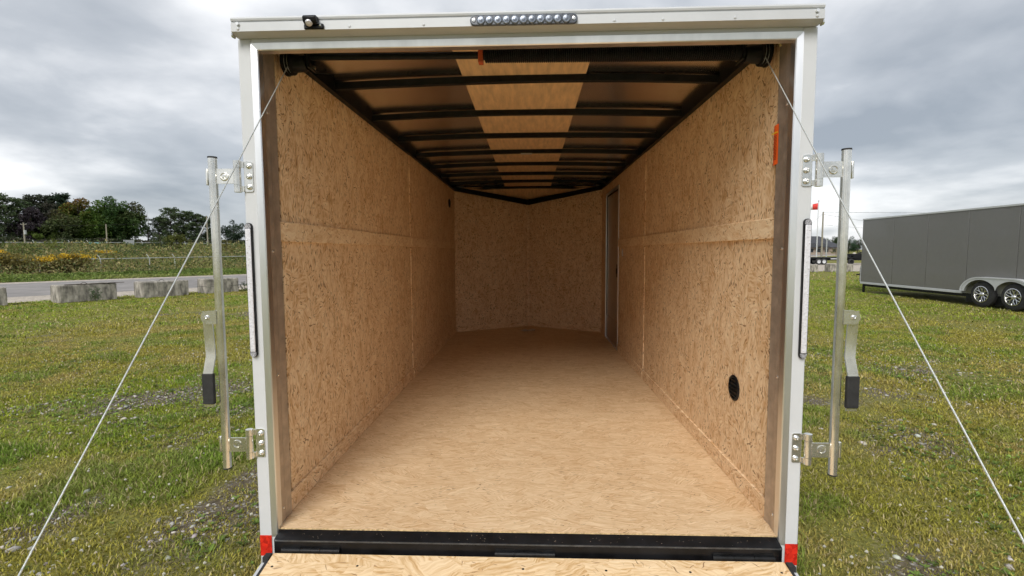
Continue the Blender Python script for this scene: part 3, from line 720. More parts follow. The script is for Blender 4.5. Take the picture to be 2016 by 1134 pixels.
# ------------------------------------------------------------------ grey trailer parked on the right
G = thing('cargo_trailer', 'dark grey enclosed cargo trailer parked on the grass at the right', 'trailer', (13.5, 12.6, GZ))
GXs, GY0, GY1, GZ0, GZ1 = 12.42, 8.4, 16.95, -.07, 2.24
P(MB().box(GXs+.02, 14.6, GY0, GY1, GZ0-.06, GZ1), 'body', 'grey_skin', G)
seams = [GY1, 15.38, 13.95, 12.52, 11.08, 9.75, GY0]
for a, b in zip(seams[:-1], seams[1:]):
    P(MB().box(GXs, GXs+.0195, b+.007, a-.007, GZ0, GZ1-.03), 'side_sheet', 'grey_skin', G, bevel=.006)
P(MB().box(GXs-.018, GXs+.019, GY0-.01, GY1+.01, GZ1-.029, GZ1+.025), 'top_rail', 'alu_white', G, bevel=.006)
P(MB().box(GXs-.015, GXs+.019, 12.62, GY1+.01, GZ0-.075, GZ0-.001), 'bottom_rail', 'alu_white', G, bevel=.006)
P(MB().box(GXs-.015, GXs+.019, GY0, 10.3, GZ0-.075, GZ0-.001), 'bottom_rail', 'alu_white', G, bevel=.006)
P(MB().box(GXs+.03, 14.6, GY1+.0005, GY1+.05, GZ0, GZ1), 'rear_frame', 'grey_skin', G)
P(MB().box(GXs-.004, GXs+.03, GY1+.0105, GY1+.06, GZ0, .52), 'corner_guard', 'alu_white', G)
for i in range(8): P(MB().box(GXs-.012, GXs-.0045, GY1+.02, GY1+.055, GZ0+.02+i*.066, GZ0+.045+i*.066), 'guard_slot', 'black', G)
P(MB().box(GXs-.13, GXs-.0125, GY1+.03, GY1+.06, .17, .215), 'door_latch', 'black', G)
P(MB().box(GXs+.05, GXs+.11, GY1-.10, GY1-.04, GZ, GZ0-.0605), 'stabiliser_leg', 'black', G)
P(MB().box(GXs+.05, GXs+.12, GY0, GY1-.15, GZ0-.16, GZ0-.061), 'chassis_rail', 'black', G)
for i in range(16): P(MB().lathe([(.008, 0), (.005, .003), (0, .004)], (GXs-.018, 8.7+i*.53, GZ1), (-1, 0, 0), 6), 'rivet', 'alu_white', G)
for y in (11.02, 11.90):
    w = copy_tree(w0, G); w.location = Vector((GXs+.0, y, GZ+.35))-WL[G.name]
# mudguard skirt with its two arches
yc = 11.46; pts = [(yc-1.05, GZ0-.07)]
out = [(yc-.44+.60*math.cos(math.radians(a)), GZ+.33+.46*math.sin(math.radians(a))) for a in range(172, 88, -9)] + [(yc+.44+.60*math.cos(math.radians(a)), GZ+.33+.46*math.sin(math.radians(a))) for a in range(90, 6, -9)]
inn = [(yc-.44+.50*math.cos(math.radians(a)), GZ+.33+.415*math.sin(math.radians(a))) for a in range(172, 34, -9)]
inn += [(yc, GZ+.47)] + [(yc+.44+.50*math.cos(math.radians(a)), GZ+.33+.415*math.sin(math.radians(a))) for a in range(145, 6, -9)]
inn = [q for i, q in enumerate(inn)]
def band(a, b, x0, x1, name, m):
    # fill between the arch outline a and the wheel outline b
    n = 60
    def res(pl):
        L = [0]
        for p, q in zip(pl[:-1], pl[1:]): L.append(L[-1]+math.dist(p, q))
        o = []
        for i in range(n+1):
            t = L[-1]*i/n; k = max(j for j in range(len(L)) if L[j] <= t+1e-9); k = min(k, len(pl)-2)
            u = (t-L[k])/max(1e-9, L[k+1]-L[k]); o.append((pl[k][0]+(pl[k+1][0]-pl[k][0])*u, pl[k][1]+(pl[k+1][1]-pl[k][1])*u))
        return o
    A, B = res(a), res(b); vs = []
    for p, q in zip(A, B): vs += [(x0, *p), (x0, *q), (x1, *q), (x1, *p)]
    fs = []
    for i in range(n):
        q = 4*i
        for k in range(4): fs.append((q+k, q+(k+1)%4, q+4+(k+1)%4, q+4+k))
    return P(MB().add(vs, fs), name, m, G)
band(out, inn, GXs-.155, GXs-.150, 'mudguard_skirt', 'alu_white')
out2 = [(y+(.03 if y > yc else -.03), z+.03) for y, z in out]
band(out2, out, GXs-.168, GXs-.0005, 'mudguard', 'alu_white')
P(MB().box(GXs+.021, GXs+.3, 10.42, 12.50, GZ0-.30, GZ0-.061), 'wheel_well', 'black', G)

# ------------------------------------------------------------------ concrete blocks
def block_mesh(L, W, Hh, seed):
    r = random.Random(seed); mb = MB(); c = .03
    xs = [0, c, L*.33, L*.66, L-c, L]; prof = []
    ring = [(c, 0), (W-c, 0), (W, c), (W, Hh*.48), (W, Hh-c), (W-c, Hh), (W*.5, Hh), (c, Hh), (0, Hh-c), (0, Hh*.5), (0, c)]
    vs = []; n = len(ring)
    for i, x in enumerate(xs):
        k = 0 if i in (0, len(xs)-1) else 1
        for (y, z) in ring:
            yy = y if k else min(max(y, c), W-c); zz_ = z if k else min(max(z, c*.5), Hh-c)
            vs.append((x+r.uniform(-.006, .006), yy+r.uniform(-.008, .008), zz_+r.uniform(-.008, .008)))
    fs = [tuple(range(n)), tuple(range((len(xs)-1)*n, len(xs)*n))[::-1]]
    for i in range(len(xs)-1):
        fs += [(i*n+a, (i+1)*n+a, (i+1)*n+(a+1)%n, i*n+(a+1)%n) for a in range(n)]
    return mb.add(vs, fs)
BL_ = [  # near corner x, y, heading, length, lift loop, label
    (-16.95, 11.30, 57, 1.55, 0, 'long concrete block cut by the left edge of the photo'),
    (-15.08, 13.25, 62, 1.55, 1, 'concrete block with a plank on top and a weed clump in front'),
    (-13.70, 14.95, 60, 1.50, 1, 'concrete block by the road crossed by the left lift cable'),
    (-12.62, 16.75, 58, 1.25, 2, 'concrete block by the road behind the left lock bar, with a level joint'),
    (-11.60, 18.45, 60, 1.50, 0, 'concrete block by the road peeping out at the edge of the white trailer')]
for i, (x, y, hd_, L, loop, lab) in enumerate(BL_):
    t = thing('concrete_block', lab, 'concrete block', (x, y, GZ-.02), math.radians(hd_), 'concrete blocks along the road', world=False)
    block_mesh(L, .75, .59, i).build('block', M_['concrete'], t, sharp=25)
    if loop: MB().tube([(L*.42+.22*k/8, .36, .57+.07*math.sin(math.pi*k/8)) for k in range(9)], .008, 6).build('lifting_loop', M_['bark'], t)
    if loop == 2: MB().box(-.004, L+.004, -.004, .754, .285, .297).build('joint', M_['rubber'], t)
pl = MB().box(0, 1.6, 0, .05, 0, .018); pl.xf(Matrix.Translation((-15.02, 13.40, GZ+.572)) @ Matrix.Rotation(math.radians(60), 4, 'Z'))
tag(pl.build('plank', M_['bark']), 'thin dark plank lying on a concrete block by the road', 'plank')
for (x, y, hd_, L, lab) in ((21.76, 34.5, -4, 1.62, 'concrete block on the far right lawn edge behind the right lock bar'), (18.9, 34.0, -4, 1.7, 'concrete block right behind the white trailer post, before the flatbed wheels')):
    t = thing('concrete_block', lab, 'concrete block', (x, y, GZ-.02), math.radians(hd_), 'concrete blocks along the gravel lot', world=False)
    block_mesh(L, .75, .58, int(x)).build('block', M_['concrete'], t, sharp=25)

# ------------------------------------------------------------------ right background: lot, trailers, poles, house
FB = thing('flatbed_trailer', 'black low flatbed trailer parked on the gravel lot', 'trailer', (33, 53.4, GZ))
P(MB().box(29.8, 36.0, 52.4, 54.4, .20, .34), 'deck', 'black', FB); P(MB().prism([(29.8, .30), (28.9, .12), (28.9, .08), (29.8, .20)], 'y', 52.5, 54.3), 'dovetail', 'black', FB)
P(MB().box(30.4, 36.5, 52.6, 52.75, .0, .1995), 'chassis_beam', 'black', FB); P(MB().box(30.4, 36.5, 54.0, 54.15, .0, .1995), 'chassis_beam', 'black', FB)
for i, (x, y) in enumerate(((31.2, 52.35), (31.75, 52.35), (31.2, 54.3), (31.75, 54.3))):
    w = MB().lathe([(.18, -.12), (.30, -.12), (.33, -.09), (.33, .09), (.30, .12), (.18, .12)], (x, y, GZ+.33), (0, -1, 0), 20).build('wheel', M_['tyre'], FB)
    MB().lathe([(.19, .121), (.17, .125), (.15, .06), (0, .05)], (x, y, GZ+.33), (0, -1, 0), 18).build('rim', M_['white'], w)
P(MB().box(32.5, 33.6, 52.36, 52.39, .12, .22), 'side_marker_panel', 'alu_white', FB)
DT = thing('dump_trailer', 'black dump trailer half hidden behind the grey trailer', 'trailer', (36.5, 53.6, GZ))
P(MB().box(35.05, 39.0, 52.5, 54.6, .0, .70), 'bin', 'black', DT, bevel=.03)
P(MB().tube([(34.1, 53.0, .18), (35.1, 53.0, .45), (36.3, 53.0, .88)], .07, 8), 'brace', 'black', DT); P(MB().box(34.2, 36, 52.8, 53.0, -.02, .22), 'chassis_beam', 'black', DT)
for x in (35.0, 37.9):
    w = MB().lathe([(.17, -.12), (.27, -.12), (.31, -.09), (.31, .09), (.27, .12), (.17, .12)], (x-.35, 52.4, GZ+.31), (0, -1, 0), 20).build('wheel', M_['tyre'], DT)
    MB().lathe([(.18, .121), (.14, .06), (0, .05)], (x-.35, 52.4, GZ+.31), (0, -1, 0), 18).build('rim', M_['black'], w)
P(MB().lathe([(.16, 0), (.15, .07), (.07, .12), (0, .13)], (35.5, 53.2, .70), (0, 0, 1), 16), 'lid', 'paper', DT)

def pole(name, lab, x, y, z0, z1, r, cat='utility pole', arm=0, m='wood_pole', tr=False, group=None):
    t = thing(name, lab, cat, (x, y, z0), 0, group)
    P(MB().cyl((x, y, z0-.3), (x, y, z1), r, r*.7, n=10), 'pole', m, t)
    if arm: P(MB().box(x-arm, x+arm, y-.06, y+.06, z1-.55, z1-.43), 'crossarm', m, t)
    for k in (-1, 1):
        if arm: P(MB().cyl((x+k*arm*.9, y, z1-.43), (x+k*arm*.9, y, z1-.2), .05, n=8), 'insulator', 'signgrey', t)
    if tr: P(MB().cyl((x+.45, y-.1, z1-3.4), (x+.45, y-.1, z1-2.2), .32, n=14), 'transformer', 'signgrey', t)
    return t
FP = thing('flagpole', 'tall white flagpole flying a red and white flag beside the far house', 'flagpole', (55.3, 95, GZ))
P(MB().cyl((55.3, 95, GZ), (55.3, 95, 10.4), .11, .06, n=12), 'pole', 'white', FP); P(MB().lathe([(.0, 0), (.16, .08), (.16, .16), (0, .24)], (55.3, 95, 10.4), (0, 0, 1), 12), 'finial', 'signgrey', FP)
def flag_piece(x0, x1, name, m, par):
    mb = MB(); vs = []
    n = 8
    for i in range(n+1):
        x = x0+(x1-x0)*i/n; d = 55.2-x
        y = 95+.12*math.sin(d*3.0); 
        for z in (8.85-.06*d*d*.3, 10.1-.20*d): vs += [(x, y, z)]
    mb.add(vs, [(2*i, 2*i+2, 2*i+3, 2*i+1) for i in range(n)])
    o = P(mb, name, m, par); md = o.modifiers.new('cloth', 'SOLIDIFY'); md.thickness = .012; return o
fl = flag_piece(54.25, 55.2, 'flag', 'flag', FP); flag_piece(53.1, 54.24, 'flag_field', 'flagwhite', FP)
pole('utility_pole', 'tall wooden utility pole beside the flagpole', 53.35, 90, GZ, 8.06, .17, arm=0)
pole('light_post', 'short grey post standing between the utility pole and the house', 54.2, 90, GZ, 3.05, .12, 'post', m='signgrey')
def wire(name, lab, pts, r, sag):
    a, b = Vector(pts[0]), Vector(pts[1]); q = [a.lerp(b, t)-Vector((0, 0, sag*4*t*(1-t))) for t in np.linspace(0, 1, 17)]
    return tag(MB().tube(q, r, 5).build(name, M_['rubber']), lab, 'wire')
wire('power_line', 'topmost power line leaving the right utility pole', ((53.4, 90, 8.0), (150, 95, 9.6)), .022, .8)
wire('power_line', 'lower power line sagging behind the grey trailer', ((53.4, 90, 7.6), (120, 120, 3.0)), .018, .5)
wire('power_line', 'lowest thin line from the right utility pole', ((53.4, 90, 5.7), (120, 110, 4.0)), .016, .6)
wire('guy_wire', 'slanted guy wire left of the right utility pole', ((53.3, 90, 7.7), (45.5, 92, GZ)), .016, .0)

HS = thing('house', 'low far house with a dark shingled hip roof and gables', 'house', (98, 176, GZ))
P(MB().box(88, 106.0, 170, 182, GZ, 2.05), 'wall', 'brick', HS)
mb = MB(); mb.add([(87.2, 169.2, 2.0), (106.8, 169.2, 2.0), (106.8, 182.8, 2.0), (87.2, 182.8, 2.0), (92, 176, 6.0), (102.2, 176, 6.0)], [(0,1,5,4),(1,2,5),(2,3,4,5),(3,0,4),(0,3,2,1)]); RF = P(mb, 'roof', 'roofshingle', HS)
for xg, wg in ((96.2, 2.8), (99.9, 2.2)):
    P(MB().add([(xg-wg, 168.6, 2.0), (xg+wg, 168.6, 2.0), (xg, 168.6, 2.0+wg*.62), (xg-wg, 173, 2.0), (xg+wg, 173, 2.0), (xg, 173, 2.0+wg*.62)], [(0,1,2),(0,2,5,3),(1,4,5,2),(0,3,4,1),(3,5,4)]), 'gable', 'roofshingle', HS)
for xw in (90.5, 94, 96.4, 98.8, 101.4, 104):
    wv = P(MB().box(xw-.55, xw+.55, 169.93, 169.998, .4, 1.6), 'window', 'glass', HS)
    P(MB().box(xw-.62, xw+.62, 169.90, 169.995, 1.605, 1.68), 'lintel', 'white', wv)

# ------------------------------------------------------------------ vegetation helpers
def leaf_quads(C, size, colr, flat=.5, tri=False):
    """randomly turned leaf faces at centres C; returns verts, faces, colours"""
    n = len(C); a = rng.normal(size=(n, 3)); a[:, 2] *= flat; a /= np.linalg.norm(a, axis=1)[:, None]
    b = rng.normal(size=(n, 3)); b -= (b*a).sum(1)[:, None]*a; b /= np.linalg.norm(b, axis=1)[:, None]
    s = (size*rng.uniform(.6, 1.3, n))[:, None]
    V = np.stack([C-a*s, C+b*s*.55, C+a*s, C-b*s*.55], 1).reshape(-1, 3)
    F = np.arange(4*n).reshape(n, 4); return V, F, np.repeat(colr, 4, 0)
def shade_var(n, base, var=.22):
    return np.clip(np.array(base)[None]*(1+rng.normal(0, var, (n, 1)))*(1+rng.normal(0, .06, (n, 3))), .004, .9)

def tree(name, lab, x, y, zb, height, kind, col, width, col2=None, crown0=.2, nleaf=5200, group=None, cat='tree'):
    t = thing(name, lab, cat, (x, y, zb), 0, group, world=False)
    sd = rnd.randint(0, 9999); r = random.Random(sd)
    tr = height*.022
    C = []; limbs = MB()
    limbs.tube([(0, 0, -.5), (r.uniform(-.02, .02)*height, 0, height*.4), (r.uniform(-.03, .03)*height, r.uniform(-.03, .03)*height, height*.93)], [tr, tr*.75, tr*.2], 8)
    if kind == 'round':
        for k in range(46):
            th = r.uniform(0, 2*math.pi); u = r.uniform(-1, 1); rr = r.uniform(.45, .95)
            px = math.cos(th)*math.sqrt(1-u*u)*rr*width; py = math.sin(th)*math.sqrt(1-u*u)*rr*width
            zc = crown0+(1-crown0)/2; pz = height*(zc+u*rr*(1-crown0)/2)
            if u < -.2: px *= .92; py *= .92
            C.append((px, py, pz, height*r.uniform(.085, .135)))
    elif kind == 'pine':
        nl = int(15*height/16)+5
        for k in range(nl):
            z = height*(crown0+(1-crown0)*(k+.5)/nl); fr = (k+.5)/nl
            rad = width*(1.0-.55*fr)*r.uniform(.65, 1.15)
            for j in range(r.randint(4, 6)):
                th = r.uniform(0, 2*math.pi)
                for q in (.45, .8, 1.0):
                    if r.random() < .2: continue
                    C.append((rad*q*math.cos(th), rad*q*math.sin(th), z+rad*q*.12+r.uniform(-.02, .02)*height, height*.062*(1.15-.3*q)))
                limbs.tube([(0, 0, z-.02*height), (rad*.6*math.cos(th), rad*.6*math.sin(th), z+rad*.03), (rad*math.cos(th), rad*math.sin(th), z+rad*.1)], [tr*.28, tr*.18, tr*.08], 5)
        C.append((0, 0, height*.97, height*.05))
    elif kind == 'cone':
        for k in range(40):
            f = k/40; z = height*(crown0+(1-crown0)*f); rad = width*(1-f)*r.uniform(.6, 1.1)+.15
            th = r.uniform(0, 6.28); C.append((rad*math.cos(th)*.8, rad*math.sin(th)*.8, z, height*.045*(1.2-f)))
    elif kind == 'bare':
        for k in range(12):
            z = height*r.uniform(.3, .9); th = r.uniform(0, 6.28); L = height*r.uniform(.1, .22)
            limbs.tube([(0, 0, z), (L*.5*math.cos(th), L*.5*math.sin(th), z+L*.6), (L*.7*math.cos(th), L*.7*math.sin(th), z+L*1.3)], [tr*.35, tr*.2, tr*.08], 5)
    if kind == 'round':
        for k in range(7):
            c = C[k*6]; limbs.tube([(0, 0, height*r.uniform(.25, .45)), (c[0]*.5, c[1]*.5, c[2]*.75), (c[0]*.85, c[1]*.85, c[2])], [tr*.4, tr*.25, tr*.08], 5)
    limbs.build('trunk', M_['bark'], t)
    if C:
        C = np.array(C); w = C[:, 3]**2; idx = rng.choice(len(C), nleaf, p=w/w.sum()); off = rng.normal(size=(nleaf, 3)); off /= np.linalg.norm(off, axis=1)[:, None]; off *= rng.uniform(.2, 1, (nleaf, 1))**.5
        if kind == 'pine': off[:, 2] *= .62
        P_ = C[idx, :3]+off*C[idx, 3:4]
        cc = shade_var(nleaf, np.array(col)*1.45, .2)*(1+rng.normal(0, .12, len(C)))[idx][:, None].clip(.6, 1.4)
        if col2 is not None:
            f = np.clip((P_[:, 2]/height-.62)*3.2+rng.normal(0, .25, nleaf), 0, 1)[:, None]*rng.uniform(.4, 1, (nleaf, 1)); cc = cc*(1-f)+np.array(col2)[None]*f
        Vv, Ff, Cc = leaf_quads(P_, max(height*(.022 if kind != 'pine' else .019), .016), np.clip(cc, .003, .9), .7)
        link('crown', np_mesh('crown', Vv, Ff, M_['leaf'], Cc), t)
    return t

# trees beyond the field on the left
gtl = 'trees beyond the weedy field'
def gz(x, y): return float(ground_h(np.array(x), np.array(y)))
DG, MG, OL = (.055, .080, .036), (.045, .065, .018), (.060, .075, .022)
for a in [
    ('pine_tree', 'dark layered pine at the left edge of the photo, sky showing through it', -188, 166, 'pine', DG, 19.0, 6.5, None, .12),
    ('pine_tree', 'dark pine behind the purple tree, second from the left edge', -185, 170, 'pine', DG, 17.5, 6.0, None, .2),
    ('pine_tree', 'tall pine with a pointed top rising over the purple tree', -187, 177, 'pine', (.036, .042, .026), 19.5, 5.0, None, .2),
    ('pine_tree', 'tall pine just left of the spiky fir', -184, 179, 'pine', (.036, .044, .028), 19.8, 4.6, None, .25),
    ('pine_tree', 'thin greyish pine between the tall pine and the fir', -181, 178, 'pine', (.06, .06, .045), 16.5, 4.6, None, .1),
    ('fir_tree', 'dark spiky fir rising behind the grey green tree', -180, 181.5, 'pine', (.020, .036, .020), 20.5, 4.8, None, .3),
]:
    nm, lab, x, y, kd, col, h, w, c2, c0 = a; z = gz(x, y); tree(nm, lab, x, y, z, h+3.3-z, kd, col, w, c2, c0, 5200, gtl)
for a in [
    ('maple_tree', 'dark purple leaved round tree at the left', -180.5, 169.8, (.028, .020, .028), 14.2, 6.0, None, .06),
    ('leafy_tree', 'grey green rounded tree left of the orange tinged maple', -173, 174, (.052, .062, .026), 14.0, 5.2, (.09, .07, .03), .05),
    ('maple_tree', 'maple with an orange tinged top', -172, 180, (.055, .075, .016), 19.0, 5.2, (.20, .085, .025), .06),
    ('maple_tree', 'green maple right of the orange tinged one', -168.5, 184.5, (.050, .078, .016), 18.6, 5.0, None, .05),
    ('maple_tree', 'tallest dark green maple of the big clump', -166, 188.5, (.032, .056, .018), 19.2, 5.4, None, .05),
    ('maple_tree', 'broad dark maple closing the big clump on its right', -162, 191.5, (.036, .056, .018), 17.8, 5.8, (.07, .055, .02), .03),
    ('leafy_tree', 'small bright green tree low in front of the purple tree', -176, 170, (.060, .080, .018), 8.3, 4.0, None, .03),
]:
    nm, lab, x, y, col, h, w, c2, c0 = a; z = gz(x, y); tree(nm, lab, x, y, z, h*1.04+3.3-z, 'round', np.array(col)*np.array((1.15, 1.3, 1.1)), w*1.06, c2, c0, 8000, gtl)
for a in [
    ('pine_tree', 'low dark pine at the left end of the right hand pine row', -158, 202, DG, 13.0, 6.0, .05),
    ('pine_tree', 'tallest pine of the right hand row, with see through layers', -155.3, 205.5, DG, 17.3, 7.0, .18),
    ('pine_tree', 'second tallest pine, just right of the tallest in its row', -152, 209.5, DG, 16.2, 6.2, .2),
    ('pine_tree', 'wide pine left of the wooden pole in the right hand row', -149, 213, DG, 15.2, 6.0, .15),
    ('pine_tree', 'dark pine behind the wooden pole and the lock bar', -146, 217.5, DG, 14.2, 5.5, .1),
]:
    nm, lab, x, y, col, h, w, c0 = a; z = gz(x, y); tree(nm, lab, x, y, z, h+3.3-z, 'pine', col, w, None, c0, 5600, gtl)
z = gz(-139.5, 225); tree('leafy_tree', 'round dark tree standing alone beside the white trailer', -139.5, 225, z, 13.2, 'round', (.026, .044, .024), 5.6, None, .04, 6000, gtl)
z = gz(-160.5, 199); tree('dead_tree', 'bare grey dead tree in the gap between the two tree groups', -160.5, 199, z, 13.5, 'bare', DG, 1, group=gtl)

# shrubs in the field
def shrub(lab, x, y, h, w, col, n=3600, col2=None, zb=None):
    z = gz(x, y) if zb is None else zb
    return tree('shrub', lab, x, y, z, h, 'round', col, w, col2, .0, n, 'shrubs in the weedy field', 'shrub')
shrub('big olive shrub standing before the right hand pines', -68.2, 90.5, 3.9, 2.9, (.085, .095, .022), 6500)
shrub('grey green shrub left of the big olive shrub', -70.2, 89, 4.1, 1.6, (.065, .085, .035), 3600)
shrub('dark low shrub left of the near fence post', -72, 86.5, 2.3, 1.9, (.045, .065, .022), 3000)
shrub('yellow green bush in the field below the left trees', -79.2, 77.3, 2.5, 1.5, (.11, .13, .025), 3000)
shrub('weed bush below the small bright green tree', -60.5, 54.5, 2.3, 1.3, (.10, .115, .030), 2500)
shrub('yellowish low bush at the right end of the near fence', -57, 88.5, 3.0, 2.4, (.12, .11, .030), 3000)
cl = shrub('dark green weed clump growing against the concrete block with the plank', -14.35, 13.75, .46, .24, (.045, .075, .030), 700, None, GZ)
shrub('low green weeds at the foot of the block behind the left lock bar', -11.95, 18.2, .38, .3, (.05, .085, .03), 700, None, GZ)

# weedy field, one mass
def field(name, lab, cat, N, nlo, nhi, tlo, thi, hfun, size, cols, pw=1.0, upright=.6, mask=None):
    u = rng.random(N)**pw; n = nlo+(nhi-nlo)*u; t = rng.uniform(0, 1, N)
    tt = (tlo+(thi-tlo)*t)*(1 if True else 1)
    tt = tt*(n/ nlo)**.75
    x = UX*tt+NX*n; y = UY*tt+NY*n
    hh = hfun(x, y, n); z = ground_h(x, y)+hh*rng.random(N)**.6
    if mask is not None:
        k = mask(x, y); x, y, z, n = x[k], y[k], z[k], n[k]
    m = len(x); pick = fbm(x*.24+7, y*.24+3, 4)*1.0+rng.normal(0, .10, m); ci = np.clip(((pick-.3)/.4*len(cols)).astype(int), 0, len(cols)-1)
    cc = np.array(cols)[ci]*(1+rng.normal(0, .2, (m, 1)))
    s = np.interp(n, [nlo, nhi], size)
    Vv, Ff, Cc = leaf_quads(np.stack([x, y, z], -1), 1.0, np.clip(cc, .004, .9), 1.3)
    c0 = np.repeat(np.stack([x, y, z], -1), 4, 0); Vv = c0+(Vv-c0)*np.repeat(s, 4)[:, None]
    o = link(name, np_mesh(name, Vv, Ff, M_['leaf'], Cc)); return tag(o, lab, cat, None, 'stuff')
WC = [(.07, .10, .035), (.11, .15, .042), (.15, .17, .055), (.24, .22, .085), (.33, .28, .13), (.17, .14, .07), (.10, .14, .045), (.19, .20, .06)]
field('weed_field', 'tall mixed weeds covering the field beyond the road', 'weeds', 120000, 44, 175, -18, 34,
      lambda x, y, n: np.interp(n, [44, 46, 60, 175], [.25, .8, 1.05, 1.3])*(.12+2.6*fbm(x*.26, y*.26, 3)**1.9), (.085, .34), WC, 1.5)
field('verge_grass', 'bright green mown grass strip along the far side of the road', 'grass', 42000, 38.0, 43.4, -14, 30,
      lambda x, y, n: np.interp(n, [38, 39, 44.6], [.06, .18, .35])*(.6+.8*fbm(x*.5, y*.5, 2)), (.075, .09), [(.12, .17, .035), (.17, .24, .05), (.24, .27, .08)], 1.0)
field('undergrowth', 'dark brush along the foot of the far trees', 'brush', 36000, 232, 246, -5, 102,
      lambda x, y, n: 2.0+2.4*fbm(x*.12, y*.12, 3), (.55, .6), [(.04, .055, .025), (.06, .075, .03), (.075, .07, .05)], 1.0)
# goldenrod drifts
def goldenrod(lab, x, y, L, W, h, n, ang):
    a = rng.normal(0, .5, (n, 2)); X = x+a[:, 0]*L*math.cos(ang)-a[:, 1]*W*math.sin(ang); Y = y+a[:, 0]*L*math.sin(ang)+a[:, 1]*W*math.cos(ang)
    f = rng.random(n); hh = h*(.75+.5*fbm(X*.8, Y*.8, 2)); Z = ground_h(X, Y)+hh*f
    cc = np.where(((f > .80) & (fbm(X*1.1, Y*1.1, 3)+rng.normal(0, .06, n) > .46))[:, None], np.array([[.60, .40, .03]]), np.where((f > .5)[:, None], np.array([[.20, .17, .05]]), np.array([[.13, .105, .04]])))*(1+rng.normal(0, .2, (n, 1)))
    Vv, Ff, Cc = leaf_quads(np.stack([X, Y, Z], -1), .075, np.clip(cc, .004, .9), 1.2)
    tag(link('goldenrod', np_mesh('goldenrod', Vv, Ff, M_['leaf'], Cc)), lab, 'wildflowers', None, 'stuff')
ra = math.atan2(UY, UX)
goldenrod('big drift of yellow goldenrod at the left edge of the field', -37.4, 30.6, 2.2, .9, 1.62, 9000, ra)
goldenrod('yellow goldenrod drift left of the start of the near fence rail', -34.9, 33.6, 1.4, .8, 1.50, 7000, ra)
goldenrod('far orange yellow goldenrod patch below the maples', -47.5, 50.5, 1.6, .9, 1.45, 4000, ra)

# fences
def fence(lab, pts, post_h, n_post, arms, r, name='chain_link_fence', mesh=True):
    a, b = Vector(pts[0]), Vector(pts[-1]); t = thing(name, lab, 'fence', (a.x, a.y, gz(a.x, a.y)))
    q = [Vector(p) for p in pts]
    P(MB().tube(q, r, 6), 'top_rail', 'fence', t)
    tot = len(q)-1
    for i in range(n_post):
        u = i/(n_post-1)*tot; k = min(int(u), tot-1); p = q[k].lerp(q[k+1], u-k)
        po = P(MB().cyl((p.x, p.y, gz(p.x, p.y)-.2), (p.x, p.y, p.z+.02), r*1.3, n=8), 'post', 'fence', t)
        if arms: P(MB().tube([(p.x, p.y, p.z), (p.x-.20*arms, p.y-.05, p.z+.34*arms)], r*.8, 5), 'barb_arm', 'fence', po)
    return t
fence('near chain link fence with a pale top rail in the weeds', [(-40.7, 32.3, .66), (-37.5, 36.3, .68), (-34.2, 40.4, .73), (-32.5, 42.5, .75), (-29, 46.9, .80), (-22, 55.5, .9)], 1.1, 8, 1, .034)
ff = [(-128, 96.5, 3.8), (-120.5, 105.5, 3.87), (-112.2, 115.7, 4.0), (-102.4, 127.8, 4.05), (-87.8, 145.9, 3.97), (-75, 161, 3.95)]
fence('far long fence along the top of the field below the trees', ff, 1.8, 22, 1.6, .075)
for lab, x0, x1, y0, y1, z0, z1, m in (('teal sign board on two posts at the far fence', -107.2, -105.6, 113.6, 115.6, 3.2, 3.9, 'teal'), ('grey sign board on two posts right of the teal sign', -102.9, -101.6, 119.0, 120.6, 3.5, 4.6, 'signgrey')):
    t = thing('sign_board', lab, 'sign', (x0, y0, gz(x0, y0)))
    d = Vector((x1-x0, y1-y0, 0)).normalized(); nn = Vector((-d.y, d.x, 0))*.06
    mb = MB(); vs = [Vector((x, y, z))+k for k in (nn*0, nn) for (x, y, z) in ((x0, y0, z0), (x1, y1, z0), (x1, y1, z1), (x0, y0, z1))]
    mb.add(vs, [(0,1,2,3),(7,6,5,4),(0,4,5,1),(1,5,6,2),(2,6,7,3),(3,7,4,0)]); P(mb, 'board', m, t)
    for (x, y) in ((x0, y0), (x1, y1)): P(MB().cyl((x, y, gz(x, y)-.3), (x, y, z1-.02), .09, n=8), 'post', 'signgrey', t)
yb = MB().box(-104.1, -103.5, 118.0, 118.6, gz(-103.8, 118.3)-.2, 3.05); tag(yb.build('utility_box', M_['yellowbox'], bevel=.04), 'small pale yellow utility box at the far fence', 'utility box')
pole('utility_pole', 'short wooden pole with a transformer before the purple tree', -147.2, 136.1, gz(-147, 136), 10.3, .22, tr=True, arm=.9, group='poles along the far fence')
pole('utility_pole', 'wooden pole before the big maples', -135.4, 150.7, gz(-135, 150), 10.6, .22, group='poles along the far fence')
pole('utility_pole', 'tall wooden pole among the right hand pines next to the lock bar', -117.3, 173, gz(-117, 173), 14.7, .27, group='poles along the far fence')
wire('power_line', 'power line strung between the two left poles', ((-147.2, 136.1, 10.0), (-135.4, 150.7, 10.3)), .035, .3)
wire('power_line', 'power line between the pole at the maples and the tall pole', ((-135.4, 150.7, 10.3), (-117.3, 173, 14.2)), .035, .5)

